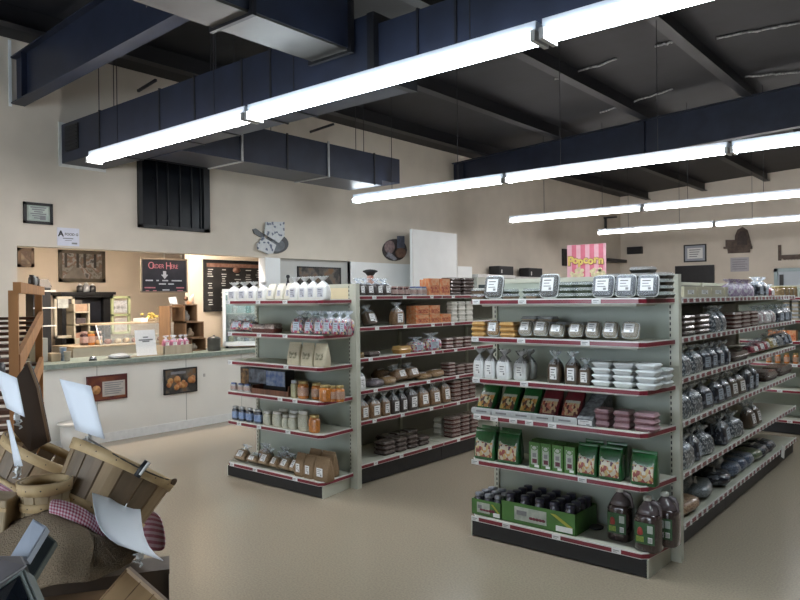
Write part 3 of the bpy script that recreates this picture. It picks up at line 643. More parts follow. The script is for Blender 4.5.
def case(x0, x1, dep, hh, cols, rows_, label, lidm, name='jar_case', front=True):
    xa, xb = sx(x0, B_+.02, z+.05), sx(x1, B_+.02, z+.05)
    t = thing(name, label, 'case of jars', ((xa+xb)/2, B_+.03, z+.002)); hw = (xb-xa)/2
    MB().box(-hw, hw, 0, dep, 0, .004, LG).box(-hw, hw, 0, .004, 0, hh*.74, LG).box(-hw, hw, dep-.004, dep, 0, hh*.74, LG).box(hw-.004, hw, 0, dep, 0, hh*.74, LG).box(-hw, -hw+.004, 0, dep, 0, hh*.74, LG).obj('tray_wrap', t)
    w = MB().box(-hw*.62, hw*.25, -.003, 0, hh*.14, hh*.62, PB); w.obj('printed_panel', t)
    w = MB(); a = hw*.12
    for i in range(5): w.lathe([(.0, hh*.2), (.016, hh*.25), (.018, hh*.31), (.0, hh*.38)], mat('print_plum', (.16, .02, .04), .4, var=.3, scale=30), 8, cx=-hw*.05+i*.022-.03, cy=-.0, sy_=.3)
    w.box(-hw*.55, -hw*.28, -.006, -.003, hh*.34, hh*.5, GREYINK); w.box(hw*.5, hw*.92, -.004, 0, hh*.06, hh*.24, TAG); w.obj('print', t)
    w = MB(); w.add([(hw*.35, -.003, hh*.62), (hw*.5, -.003, hh*.62), (hw*.95, -.003, hh*.25), (hw*.8, -.003, hh*.25)], [(0, 3, 2, 1)], mat('print_yellow', (.4, .4, .06), .5, var=.1, scale=10)); w.obj('stripe', t)
    for i in range(cols):
        for j in range(rows_):
            cw, cdp = 2*hw/cols, dep/rows_; r = min(cw, cdp)/2*.93
            o = MB().lathe([(r*.96, .005), (r, .02), (r, hh*.72), (r*.82, hh*.86), (r*.8, hh*.87)], mat('purple_jar', (.06, .06, .09), .25, coat=.8, var=.3, scale=15), 14).obj('jar', t, (-hw+cw*(i+.5), cdp*(j+.5), 0))
            MB().lathe([(r*.84, hh*.86), (r*.86, hh*.88), (r*.86, hh*.98), (r*.8, hh)], lidm, 14).obj('jar_lid', o)
case(471, 500, .24, .14, 3, 3, 'small green case of jars with silver lids on the base shelf', mat('silver_lid', (.35, .38, .45), .35, metal=.5, var=.4, scale=30))
case(500.5, 575, .30, .178, 5, 4, 'large green case of dark-lidded jars on the base shelf', mat('dark_lid', (.03, .03, .07), .3, coat=.5, var=.3, scale=20))
for i, (a, b, sh, d) in enumerate(((605, 630, .10, 'standing toward the middle of the shelf'), (631, 660, .02, 'standing foremost at the shelf corner'), (653, 673, .17, 'half hidden behind the corner jug'))):
    xa, xb = sx(a, B_+sh, z+.1), sx(b, B_+sh, z+.1)
    put('jug', 'cider_jug', 'gallon jug of brown cider, green label, %s' % d, 'jug', ((xa+xb)/2-.006, B_+sh+.075, z+.001), (.15, .15, .302), 0, 0, 'cider jugs')
MB_ = MB().lathe([(.02, 0), (.045, .004), (.05, .012), (.03, .02), (.0, .022)], BLACK, 10); o = MB_.obj('cap_scrap', None, (sx(596, B_+.25, z), B_+.25, z+.001)); tag(o, 'small dark scrap lying on the base shelf between case and jugs', 'scrap')
# ------------------------------------------------------------------ goods on the far end display
P2 = lambda n: '%s shelf of white bag end' % n
B2 = 3.90; z = Z2[0]; pl = P2('top')
row('sugar', 'sugar_bag', 'white bag with ruffled top', 'bag', pl, A, B2+.03, z, [(226, 236), (236, 246), (246, 255), (255, 265)], .165, .08, 'white bags on the top shelf', jit=.1)
row('cream', 'cream_pouch', 'tilted cream pouch', 'pouch', pl, A, B2+.03, z, [(265, 272.5), (274, 281.5), (283, 290.5)], .14, .06, 'tilted cream pouches', .15)
row('sugar', 'sugar_bag', 'tall white bag with bow', 'bag', pl, A, B2+.03, z, [(287, 297), (297, 306), (305, 315), (314, 325)], .19, .08, 'white bags on the top shelf', jit=.1)
z = Z2[1]; pl = P2('second')
row('gift', 'gift_bag', 'lying bag of red sweets', 'gift bag', pl, A, B2+.03, z, [(228, 240), (239, 251)], .13, .1, 'gift bags on the second shelf', .3)
row('redtray', 'red_pack', 'dark red wrapped pack', 'food pack', pl, A, B2+.05, z, [(250, 263, .075), (262, 274, .08)], .08, .12, jit=.2)
row('gift', 'gift_bag', 'gift bag with frilly cellophane top', 'gift bag', pl, A, B2+.03, z, [(289, 301), (302, 312), (312, 321), (320, 331), (330, 339), (337, 347)], .19, .1, 'gift bags on the second shelf', .1, jit=.2)
row('gift', 'gift_bag', 'gift bag in the back rank', 'gift bag', pl, A, B2+.14, z, [(296, 307), (308, 318), (320, 331)], .19, .1, 'gift bags on the second shelf', jit=.2)
z = Z2[2]; pl = P2('third')
row('canister', 'beige_pack', 'beige printed pack', 'pack', pl, A, B2+.03, z, [(286, 298.5), (299.5, 311.5), (312.5, 325)], .19, .08, 'beige printed packs')
z = Z2[3]; pl = P2('fourth')
xa, xb = sx(229, B2+.03, z+.1), sx(274, B2+.03, z+.1)
t = thing('picture_box', 'dark picture box with blue and tan photo prints behind small trinkets', 'display box', ((xa+xb)/2, B2+.16, z+.001)); hw = (xb-xa)/2
MB().box(-hw, hw, 0, .1, 0, .20, BLACK).obj('box_body', t)
MB().box(-hw+.01, -hw+.12, -.003, 0, .05, .19, mat('tan_print', (.35, .2, .09), .5, col2=(.05, .03, .02), scale=20)).obj('printed_panel', t)
MB().box(-hw+.125, .05, -.003, 0, .07, .195, mat('grey_print', (.22, .25, .3), .5, col2=(.05, .05, .06), scale=14)).obj('printed_panel', t)
MB().box(.055, hw-.01, -.003, 0, .06, .19, mat('blue_print', (.10, .16, .35), .5, col2=(.35, .4, .5), scale=18)).obj('printed_panel', t)
row('jarbw', 'trinket', 'little pale blue trinket', 'trinket', pl, A, B2+.03, z, [(229, 235), (236, 242), (242, 249)], .07, .045, 'pale blue trinkets')
xa, xb = sx(250, B2+.02, z), sx(287, B2+.02, z)
t = thing('wicker_tray', 'empty reddish brown wooden tray between trinkets and jars', 'tray', ((xa+xb)/2, B2+.15, z+.001)); hw = (xb-xa)/2
BW = wood('red_brown_wood', (.16, .065, .035), (.09, .035, .02), 20)
w = MB().box(-hw, hw, -.12, .12, 0, .008, BW); w.obj('tray_floor', t)
for nm, q in (('front_rim', (-hw, hw, -.12, -.11, .008, .045)), ('back_rim', (-hw, hw, .11, .12, .008, .11)), ('side_rim', (-hw, -hw+.01, -.11, .11, .008, .07)), ('side_rim', (hw-.01, hw, -.11, .11, .008, .09))): MB().box(*q, BW).obj(nm, t)
row('jaryellow', 'small_jar', 'yellow jar with pale blue lid', 'jar', pl, A, B2+.03, z, [(289, 295)], .145, .05)
g = 'orange jars on the fourth shelf'
row('jarlab', 'preserve_jar', 'orange jar with pale label', 'jar', pl, A, B2+.03, z, [(295, 304.5), (309, 317, .135, .03)], .145, .08, g)
row('jaror', 'preserve_jar', 'bright orange jar with gold lid', 'jar', pl, A, B2+.01, z, [(316.5, 326.5)], .135, .08, g)
row('jarlab', 'preserve_jar', 'orange jar near the upright', 'jar', pl, A, B2+.06, z, [(326, 333), (333.5, 341, .13, .02)], .125, .065, g)
z = Z2[4]; pl = P2('fifth')
row('jarblue', 'blue_label_jar', 'jar with blue label', 'jar', pl, A, B2+.02, z, [(230.5, 236), (237, 243), (244, 250.5), (252, 259.5)], .125, .055, 'blue label jars')
row('jarwhite', 'spread_jar', 'cream jar with white lid', 'jar', pl, A, B2+.02, z, [(261, 268.5, .12), (270, 279), (280, 286, .11), (286, 294, .12), (295.5, 305.5, .165)], .13, .07, 'cream jars')
row('jarwhite', 'spread_jar', 'cream jar behind the leading jars', 'jar', pl, A, B2+.1, z, [(276, 285), (287, 296)], .14, .07, 'cream jars')
row('jaror', 'preserve_jar', 'single orange jar beside the tall cream jar', 'jar', pl, A, B2+.02, z, [(306, 316)], .145, .075)
z = Z2[5]; pl = P2('base')
row('snack', 'snack_bag', 'white labelled snack bag tilted back', 'bag', pl, A, B2+.02, z, [(231, 242)], .15, .07, None, .7)
row('snack', 'snack_bag', 'limp clear snack bag', 'bag', pl, A, B2+.02, z, [(244, 254, .09), (255, 265, .16), (266, 275, .14), (275, 286, .15), (286, 293, .17)], .1, .08, 'limp snack bags', .6, jit=.25)
row('nut', 'snack_bag', 'clear topped snack bag behind limp bags', 'bag', pl, A, B2+.14, z, [(256, 268), (276, 288)], .17, .09, 'limp snack bags')
row('kraft', 'paper_bag', 'brown paper bag with white label', 'paper bag', pl, A, B2+.02, z, [(293, 302), (302, 312), (312, 327)], .19, .10, 'brown paper bags')
row('kraft', 'paper_bag', 'brown paper bag in the back rank', 'paper bag', pl, A, B2+.15, z, [(306, 318), (318, 332)], .205, .10, 'brown paper bags')
# ------------------------------------------------------------------ goods on the long side of the far island
P3 = lambda n: '%s shelf of box aisle' % n
A, X3 = 'a', -4.11
z = ZA2[0]; pl = P3('top')
row('nutdark', 'candy_bag', 'dark bag with pale label', 'bag', pl, A, X3, z, [(360, 367), (367.5, 376), (377, 385), (385, 393)], .15, .1, 'dark bags on the top shelf of box aisle', .1)
row('jardark', 'preserve_jar', 'squat dark jar with pale red lid', 'jar', pl, A, X3, z, [(394, 400), (400.5, 406), (406.5, 412)], .085, .06, 'squat dark jars')
row('jarbw', 'pale_jar', 'pale jar with blue lid', 'jar', pl, A, X3, z, [(412.5, 418), (418.5, 424), (424, 428.5, .085, .02)], .085, .06, 'pale blue-lidded jars')
row('orbox', 'orange_carton', 'tall orange carton', 'carton', pl, A, X3-.01, z, [(425.5, 431.5, .155, .06), (429, 439.5), (440, 450)], .165, .07, 'tall orange cartons')
stack('choc', 'chocolate_tray', 'dark chocolate tray', 'food tray', pl, A, X3, z, [(450.5, 463, 5), (463.5, 476, 5)], .036, .14, 'chocolate trays')
z = ZA2[1]; pl = P3('second')
row('brownbag', 'tilted_bag', 'leaning brown bag with white label', 'bag', pl, A, X3, z, [(369, 380)], .18, .09, None, .35)
row('nut', 'tied_bag', 'clear tied bag of brown nuts', 'bag', pl, A, X3, z, [(395, 406)], .21, .09)
g = 'stacked orange cartons'
for i, (a, b, nz) in enumerate(((416, 429, 2), (429.5, 440, 2), (440.5, 451, 1))):
    for k in range(nz):
        row('orbox', 'orange_carton', 'orange carton, %s layer of %s pile' % (['lower', 'upper'][k], ORD[i]), 'carton', pl, A, X3-.03, z+k*.088, [(a, b)], .085, .12, g)
stack('whitetub', 'white_tub', 'round white tub', 'tub', pl, A, X3-.02, z, [(452, 458.5, 4), (459, 466.5, 4), (467, 474, 4)], .052, .08, 'white tubs')
z = ZA2[2]; pl = P3('third')
row('jarbrown', 'small_pot', 'small amber pot', 'pot', pl, A, X3, z, [(360, 366)], .045, .06)
row('choc', 'dark_tray', 'low dark tray with clear lid', 'food tray', pl, A, X3, z, [(370, 382)], .045, .12)
row('orange', 'tan_tray', 'tan food tray', 'food tray', pl, A, X3, z, [(400, 413)], .07, .12)
row('gift', 'snack_bag', 'tied mixed snack bag', 'bag', pl, A, X3, z, [(414, 427), (428, 443, .17)], .14, .12, jit=.2)
stack('redtray', 'snack_tray', 'brown snack tray with patterned lid', 'food tray', pl, A, X3, z, [(446, 455, 3), (455.5, 464.5, 3), (465, 473, 3)], .036, .12, 'patterned snack trays')
z = ZA2[3]; pl = P3('fourth')
row('flour', 'white_bag', 'tall white labelled bag by the upright', 'bag', pl, A, X3, z, [(359, 367)], .20, .1)
row('lilac', 'bread_pack', 'dark lilac bread pack', 'bread pack', pl, A, X3, z, [(373, 387)], .085, .16, jit=.1)
row('tan', 'bread_pack', 'tan bread pack lying', 'bread pack', pl, A, X3, z, [(387, 399, .09), (423, 434, .07), (434, 447, .09)], .1, .17, 'bread packs on the fourth shelf of box aisle', jit=.25)
row('nut', 'bread_bag', 'leaning bag of rolls', 'bag', pl, A, X3-.02, z, [(398, 411), (411, 423)], .15, .13, 'bread packs on the fourth shelf of box aisle', .4, jit=.2)
row('lienut', 'bread_pack', 'brown bread pack at the back', 'bread pack', pl, A, X3-.2, z, [(380, 392, .14), (392, 402, .12)], .1, .15, jit=.2)
stack('redtray', 'snack_tray', 'brown snack tray', 'food tray', pl, A, X3, z, [(449, 457, 4), (457.5, 466, 3), (466.5, 475, 3)], .034, .12, 'snack trays on the fourth shelf of box aisle')
z = ZA2[4]; pl = P3('fifth')
g = 'nut bags on the fifth shelf'
row('nut', 'nut_bag', 'brown nut bag with white label', 'bag', pl, A, X3, z, [(361, 371), (371.5, 383), (383.5, 392)], .215, .1, g)
row('nutdark', 'nut_bag', 'dark nut bag with white label', 'bag', pl, A, X3, z, [(393, 401.5), (402, 409), (409.5, 420, .25)], .22, .1, g)
row('nut', 'nut_bag', 'tan nut bag with clear top', 'bag', pl, A, X3, z, [(421, 432), (433, 443), (444, 453, .26)], .23, .1, g, .1)
stack('redtray', 'snack_tray', 'brown snack tray', 'food tray', pl, A, X3, z, [(454, 462, 5), (462.5, 470, 5), (470.5, 477, 5)], .042, .12, 'snack trays on the fifth shelf of box aisle')
z = ZA2[5]; pl = P3('base')
stack('choc', 'dark_tray', 'clear lidded dark tray', 'food tray', pl, A, X3-.04, z, [(385, 397.5, 3), (398, 409, 3), (409.5, 420, 3), (420.5, 431, 2)], .042, .15, 'dark trays on the base shelf of box aisle')
stack('choc', 'dark_tray', 'dark tray in the back rank', 'food tray', pl, A, X3-.2, z, [(386, 397.5, 3), (398, 409, 3), (409.5, 420, 3)], .042, .15, 'dark trays on the base shelf of box aisle')
stack('whitetub', 'white_tub', 'white tub', 'tub', pl, A, X3-.2, z, [(440, 450, 3)], .06, .1, 'white tubs on the base shelf')
stack('redtray', 'snack_tray', 'brown snack tray', 'food tray', pl, A, X3-.02, z, [(453, 462, 5), (462.5, 471, 5), (471.5, 480, 5)], .042, .14, 'snack trays on the base shelf of box aisle')
# ------------------------------------------------------------------ goods on the long side of the near island
P4 = lambda n: '%s shelf of tied bag aisle' % n
X4 = -1.475; z = ZA1[0]; pl = P4('top')
row('creambox', 'cream_carton', 'low cream carton', 'carton', pl, A, X4-.05, z, [(684, 697), (698, 711), (712, 724), (725, 734)], .075, .2, 'cream cartons on the top shelf')
row('lilacgift', 'lilac_gift_bag', 'lilac ribboned gift bag', 'gift bag', pl, A, X4, z, [(735, 743), (743.5, 750), (750.5, 757)], .14, .12, 'lilac ribboned gifts', jit=.3)
row('navy', 'navy_gift_bag', 'navy gift bag with bow', 'gift bag', pl, A, X4, z, [(759, 770)], .17, .12)
row('redbag', 'red_gift_bag', 'small red gift bag beside the navy one', 'gift bag', pl, A, X4, z, [(770.5, 776)], .11, .1)
row('jarbrown', 'brown_jar', 'brown jar with gold lid', 'jar', pl, A, X4, z, [(783, 787), (787.5, 791.5), (792, 796)], .09, .1, 'brown jars at the far end')
z = ZA1[1]; pl = P4('second')
stack('choc', 'dark_tray', 'black lidded tray', 'food tray', pl, A, X4, z, [(685, 698, 4), (698.5, 713, 4)], .034, .16, 'black lidded trays')
row('speck', 'sparkling_bag', 'sparkling clear gift bag', 'gift bag', pl, A, X4, z, [(715, 728)], .19, .12)
stack('redtray', 'snack_tray', 'red brown tray', 'food tray', pl, A, X4, z, [(735, 743.5, 4), (744, 752, 4), (752.5, 760, 4)], .032, .12, 'red brown trays')
row('whitebag', 'candy_bag', 'pink and white candy bag', 'bag', pl, A, X4, z, [(760, 766), (766.5, 772.5), (773, 779)], .165, .12, 'candy bags on the second shelf', .1, jit=.2)
row('navy', 'candy_bag', 'dark ribboned candy bag', 'bag', pl, A, X4, z, [(779.5, 785.5), (786, 793)], .17, .12, 'candy bags on the second shelf', jit=.2)
z = ZA1[2]; pl = P4('third')
row('speck', 'speckled_bag', 'pale speckled candy bag', 'bag', pl, A, X4, z, [(684, 693.5), (694, 705)], .19, .12, 'tied bags on the third shelf')
row('navy', 'tied_bag', 'navy bag with tall label', 'bag', pl, A, X4, z, [(705.5, 712), (712.5, 719), (719.5, 726), (726.5, 733)], .18, .1, 'tied bags on the third shelf', jit=.2)
row('choc', 'oval_tray', 'dark tray under glossy film', 'food tray', pl, A, X4, z, [(735, 752)], .07, .18)
row('redbag', 'candy_bag', 'red candy bag', 'bag', pl, A, X4, z, [(755, 761, .1), (761.5, 767), (767.5, 773)], .12, .12, 'coloured bags on the third shelf', .3, jit=.2)
row('yelbag', 'candy_bag', 'yellow candy bag', 'bag', pl, A, X4, z, [(773.5, 780)], .15, .12, 'coloured bags on the third shelf', .3)
row('speck', 'candy_bag', 'blue grey candy bag', 'bag', pl, A, X4, z, [(780.5, 786)], .17, .12, 'coloured bags on the third shelf', .3)
row('navy', 'candy_bag', 'navy candy bag', 'bag', pl, A, X4, z, [(786.5, 794)], .17, .12, 'coloured bags on the third shelf', .3)
z = ZA1[3]; pl = P4('fourth')
row('speck', 'speckled_bag', 'pale speckled candy bag', 'bag', pl, A, X4, z, [(684, 692.5), (693, 704)], .21, .12, 'tied bags on the fourth shelf', jit=.2)
row('navy', 'tied_bag', 'navy bag with white label', 'bag', pl, A, X4, z, [(706, 715), (719, 726), (726.5, 733)], .20, .1, 'tied bags on the fourth shelf', .1, jit=.2)
row('brownbag', 'tied_bag', 'brown bag with white label', 'bag', pl, A, X4, z, [(733.5, 740), (740.5, 748)], .2, .1, 'tied bags on the fourth shelf', .1, jit=.2)
row('navy', 'navy_sack', 'tall plain navy sack', 'bag', pl, A, X4, z, [(749, 760)], .25, .15)
row('choc', 'black_tray', 'flat black wrapped tray', 'food tray', pl, A, X4-.03, z, [(768, 780), (781, 795)], .08, .2)
z = ZA1[4]; pl = P4('fifth')
row('speck', 'speckled_bag', 'pale speckled candy bag', 'bag', pl, A, X4, z, [(684, 697)], .21, .12, 'tied bags on the fifth shelf')
row('navy', 'tied_bag', 'navy bag with white label', 'bag', pl, A, X4, z, [(698, 706), (725, 735)], .21, .1, 'tied bags on the fifth shelf', .15, jit=.3)
row('speck', 'speckled_bag', 'grey speckled bag behind the pale one', 'bag', pl, A, X4, z, [(706.5, 716), (736, 745)], .19, .11, 'tied bags on the fifth shelf', .15, jit=.3)
row('navy', 'tied_bag', 'dark bag in the back rank', 'bag', pl, A, X4-.15, z, [(699, 709), (710, 720), (726, 736)], .22, .1, 'tied bags on the fifth shelf', .1, jit=.3)
row('brownbag', 'tied_bag', 'dark brown bag standing alone', 'bag', pl, A, X4, z, [(753, 764)], .21, .1, None, .2)
z = ZA1[5]; pl = P4('base')
g = 'bags lying on the base shelf'
row('lietan', 'kibble_bag', 'tan speckled bag lying flat', 'bag', pl, A, X4, z, [(684, 703)], .12, .24, g, jit=.2)
row('liegrey', 'flat_bag', 'grey bag with pale label lying flat', 'bag', pl, A, X4-.03, z, [(686, 697, .2, .1), (703, 719), (716, 728, .22, .1)], .13, .26, g, jit=.3)
row('lienavy', 'flat_bag', 'navy bag lying flat', 'bag', pl, A, X4-.01, z, [(724, 735), (764, 770), (770.5, 777)], .13, .26, g, jit=.3)
row('lieblue', 'flat_bag', 'sparkling blue bag lying flat', 'bag', pl, A, X4-.02, z, [(735.5, 749), (749, 756)], .14, .26, g, jit=.3)
row('liegreen', 'flat_bag', 'green bag lying flat', 'bag', pl, A, X4-.02, z, [(756, 764)], .12, .25, g, jit=.3)
o = MB().box(-.06, .06, -.004, 0, -.09, .02, TAG).obj('hanging_card', None, (X4+.03, sy(783, X4+.03, .17), .17), (0, .3, PI/2)); tag(o, 'white price card hanging from the far end of the lowest aisle shelf edge', 'price card')
# far cross display
A = 'c'; z = ZC[0]; pl = lambda n: '%s shelf beyond the aisle' % n
row('jarbrown', 'brown_jar', 'brown jar', 'jar', pl('top'), A, 9.0, z, [(770, 776), (777, 783), (784, 790), (791, 797)], .12, .08, 'brown jars beyond the aisle')
stack('beigetray', 'beige_tray', 'beige tray', 'food tray', pl('second'), A, 9.0, ZC[1], [(782, 790, 5), (791, 799, 5)], .045, .12, 'beige trays beyond the aisle')
row('orbox', 'amber_carton', 'amber carton', 'carton', pl('third'), A, 9.0, ZC[2], [(768, 776), (777, 786), (787, 796)], .12, .1, 'amber cartons beyond the aisle')
row('jarlab', 'labelled_jar', 'small labelled jar', 'jar', pl('fourth'), A, 9.0, ZC[3], [(765, 771), (774, 780), (783, 789), (792, 798)], .12, .08, 'labelled jars beyond the aisle')
# ------------------------------------------------------------------ things on the long cream wall
def lw(px0, py0, px1, py1, X):
    p = on(px0, (py0+py1)/2, 0, X); q = on(px1, (py0+py1)/2, 0, X)
    a = on((px0+px1)/2, py0, 0, X).z; b = on((px0+px1)/2, py1, 0, X).z
    return p.y, q.y, b, a
def framed(name, label, cat, box, X, fm, pm, bw=.02, mat_=None, th=.025, group=None, extra=None, pic='picture'):
    y0, y1, z0, z1 = box; cy, cz = (y0+y1)/2, (z0+z1)/2; h, v = (y1-y0)/2, (z1-z0)/2
    t = thing(name, label, cat, (X+.002, cy, cz), 0, group)
    w = MB()
    for q in ((-h, h, v-bw, v), (-h, h, -v, -v+bw), (-h, -h+bw, -v, v), (h-bw, h, -v, v)): w.box(0, th, q[0], q[1], q[2], q[3], fm)
    w.obj('frame', t)
    if mat_: MB().box(0, th*.5, -h+bw, h-bw, -v+bw, v-bw, mat_).obj('mount', t); k = .13
    else: k = 0
    MB().box(0, th*.6, -h+bw+k*h, h-bw-k*h, -v+bw+k*v, v-bw-k*v, pm).obj(pic, t)
    if extra: extra(t, h, v, th)
    return t
PAPER = mat('certificate_paper', (.50, .56, .50), .5, col2=(.38, .44, .40), scale=14)
def cert(t, h, v, th):
    w = MB()
    for i in range(6):
        z = v*.55-i*v*.2; a = h*(.55-.12*(i % 3)); w.box(th*.6, th*.62+.001, -a, a, z-.006, z+.006, GREYINK)
    w.box(th*.6, th*.63, h*.1, h*.5, -v*.6, -v*.2, GREYINK); w.obj('writing', t)
framed('framed_certificate', 'black framed pale certificate above the serving opening', 'certificate', lw(23, 203, 52, 224, XL), XL, BLACK, PAPER, .028, mat('mount_green', (.36, .42, .37), .6, var=.05, scale=20), extra=cert, pic='document')
y0, y1, z0, z1 = lw(57, 228, 79, 246, XL); cy, cz = (y0+y1)/2, (z0+z1)/2; hh, vv = (y1-y0)/2, (z1-z0)/2
t = thing('food_grade_sign', 'white paper food grade sign with a bold letter A, pinned below the certificate', 'sign', (XL+.002, cy, cz))
MB().box(0, .004, -hh, hh, -vv, vv, mat('sign_paper', (.68, .69, .78), .6, var=.03, scale=20)).obj('sheet', t)
text('letter_a', 'A', .085, INK, t, (.006, -hh*.68, vv*.3), (PI/2, 0, PI/2), off=.003); text('lettering', 'FOOD', .038, GREYINK, t, (.006, hh*.12, vv*.28), (PI/2, 0, PI/2), off=.0015); text('lettering', 'G', .038, GREYINK, t, (.006, hh*.78, vv*.28), (PI/2, 0, PI/2), off=.0015)
w = MB(); w.box(.004, .005, -hh*.5, hh*.45, -vv*.22, -vv*.12, GREYINK).box(.004, .005, hh*.3, hh*.8, -vv*.78, -vv*.6, GREYINK).box(.004, .005, -hh*.3, hh*.3, -vv*.42, -vv*.36, GREYINK); w.obj('small_print', t)
# upper dark window
y0, y1, z0, z1 = lw(137, 152, 208, 230, XL); z1 = 3.34
w = MB(); GLD = mat('dark_glass', (.006, .008, .012), .25, var=.5, scale=1.5, spec=.15)
w.box(XL-.005, XL+.012, y0, y1, z0, z1, GLD)
for a, b, c, d in ((y0, y0+.05, z0, z1), (y1-.09, y1, z0, z1), (y0, y1, z0, z0+.04), (y0, y1, z1-.05, z1)): w.box(XL-.02, XL+.04, a, b, c, d, BLACK)
for k in (.25, .4, .57, .74, .87): y = y0+(y1-y0)*k; w.box(XL, XL+.03, y-.006, y+.006, z0, z1, PURL)
struct(w.obj('window_1'))
framed('menu_poster', 'framed dark poster with a picture on the grey service wall', 'poster', lw(297, 267, 340, 290, XL-.06), XL-.06, BLACK, mat('poster_dark', (.04, .035, .03), .5, col2=[(.02, .02, .02), (.12, .10, .08), (.16, .08, .03)], scale=6), .02)
# pan with oven mitts plaque
def outl(pts, X, th, m, name, t):
    P = [on(x, y, 0, X) for x, y in pts]; n = len(P); c = t.location
    bx_ = X-XL; w = MB(); w.add([(bx_, p.y-c.y, p.z-c.z) for p in P]+[(bx_+th, p.y-c.y, p.z-c.z) for p in P], [tuple(range(n-1, -1, -1)), tuple(range(n, 2*n))]+[(i, (i+1) % n, n+(i+1) % n, n+i) for i in range(n)], m)
    return w.obj(name, t)
c = on(270, 238, 0, XL); t = thing('pan_plaque', 'wall plaque of a dark frying pan with two speckled white mitts', 'wall plaque', (XL+.003, c.y, c.z))
DP = mat('pan_dark', (.05, .055, .06), .45, var=.3, scale=12); MT = mat('mitt_print', (.55, .56, .57), .6, kind='voronoi', scale=34, col2=[(.60, .61, .62), (.56, .58, .6), (.58, .6, .6), (.12, .14, .2), (.56, .58, .6)], hard=True)
ell = lambda cx, cy, rx, ry, n=22: [(cx+rx*math.cos(2*PI*i/n), cy+ry*math.sin(2*PI*i/n)) for i in range(n)]
outl(ell(275.5, 244, 12, 9.5), XL, .02, DP, 'pan', t); outl([(252, 229.5), (255, 228.5), (264, 235), (263, 239), (253.5, 233.5)], XL, .018, DP, 'handle', t)
outl(ell(276.5, 245.5, 8, 6), XL+.02, .006, mat('pan_inner', (.12, .14, .16), .35, var=.3, scale=12), 'pan_well', t)
outl([(265, 222), (283.5, 222), (283.5, 236), (278, 243), (264, 234)], XL+.026, .02, MT, 'oven_mitt', t)
outl([(262, 237), (275, 245), (272, 253.5), (267, 254), (257, 249.5), (256.5, 244)], XL+.026, .024, MT, 'oven_mitt', t)
c = on(394, 249, 0, XL); t = thing('basket_plaque', 'round wall plaque of a dark basket with loaves and a jar', 'wall plaque', (XL+.003, c.y, c.z))
outl(ell(394, 250, 12, 11), XL, .02, mat('basket_dark', (.05, .04, .04), .5, var=.4, scale=20), 'basket', t)
outl([(397, 236), (403.5, 236), (403.5, 248), (397, 248)], XL+.022, .02, mat('jar_slate', (.10, .11, .15), .4, var=.3, scale=20), 'jar', t)
outl(ell(389, 247, 5, 6.5), XL+.022, .016, mat('loaf_mauve', (.28, .20, .20), .5, var=.3, scale=20), 'loaf', t)
outl(ell(400, 253, 5, 5), XL+.022, .02, mat('loaf_brown', (.18, .10, .07), .5, var=.3, scale=20), 'loaf', t)
outl([(387, 252), (391, 254), (396, 259), (393, 260.5), (386, 256)], XL+.022, .024, mat('scoop_grey', (.28, .28, .32), .5, var=.3, scale=20), 'scoop', t)
# white cold-room corner and freezer cabinets along the wall
y0, y1, z0, z1 = lw(350, 262, 412, 290, XL); t = struct(MB().box(XL-.1, XL+.02, y_w1, y_c1, 0, 2.185, WHITEP).obj('wall_cold_room'))
X = XL+.35; a = on(412, 229, 0, X); b = on(457, 234, 0, X)
t = thing('display_header_board', 'tall plain white board standing above the far shelves by the cold room', 'board', (XL+.3, (a.y+b.y)/2, 0)); h = (b.y-a.y)/2
MB().box(0, .05, -h, h, .02, a.z, WHITEP).obj('board_panel', t); MB().box(.05, .055, h-.03, h, .02, a.z, EDGEW).box(.05, .055, -h, -h+.02, .02, a.z, EDGEW).obj('edge_strip', t)
X = XL+.3; a = on(457, 266, 0, X); b = on(475.5, 266, 0, X)
bev(tag(MB().box(XL+.01, X, a.y+.03, min(b.y, 11.03), 0.0, a.z, WHITEP).obj('white_cabinet'), 'white cabinet top beside the tall plain board', 'cabinet'))
COOL = mat('cooler_enamel', (.50, .52, .47), .4, var=.04, scale=3)
X = -7.3
def cooler(px0, px1, py, label):
    a = on(px0, py, 0, X); b = on(px1, py, 0, X); t = thing('freezer_cabinet', label, 'freezer', ((XL+X)/2+.0, (a.y+b.y)/2, 0)); h = (b.y-a.y)/2-.01; d = (X-XL)/2-.025
    MB().box(-d, d, -h, h, 0, a.z-.06, COOL).obj('cabinet_body', t); MB().box(-d, d+.02, -h, h, a.z-.06, a.z, EDGEW).obj('top_trim', t)
    MB().box(d, d+.02, -h+.04, h-.04, .25, a.z-.2, mat('cooler_glass', (.05, .07, .08), .1, coat=1, var=.2, scale=3)).obj('glass_door', t); return a.z, t
za, _ = cooler(478, 515.5, 274, 'pale freezer cabinet against the cream wall carrying one black speaker')
zb, _ = cooler(516, 562, 276.5, 'pale freezer cabinet against the cream wall, nearer the popcorn sign')
for (p0, p1, q0, zz, d) in ((494, 508.5, 266, za, 'on the freezer nearer the white board'), (524, 537.5, 268, zb, 'on the freezer nearer the popcorn sign')):
    a = on(p0, 272, 0, X-.2); b = on(p1, 272, 0, X-.2); top = on(p0, q0, 0, X-.2).z
    t = thing('black_speaker', 'small black box speaker %s' % d, 'speaker', (X-.2, (a.y+b.y)/2, zz)); h = (b.y-a.y)/2
    bev(MB().box(-.12, .12, -h, h, 0, top-zz, BLACK).obj('speaker_body', t), .01); MB().box(.12, .126, -h*.85, h*.85, .02, (top-zz)*.85, PURL).obj('front_grille', t)
    MB().box(.126, .13, -h*.75, -h*.62, .04, (top-zz)*.6, EDGEW).obj('badge', t)
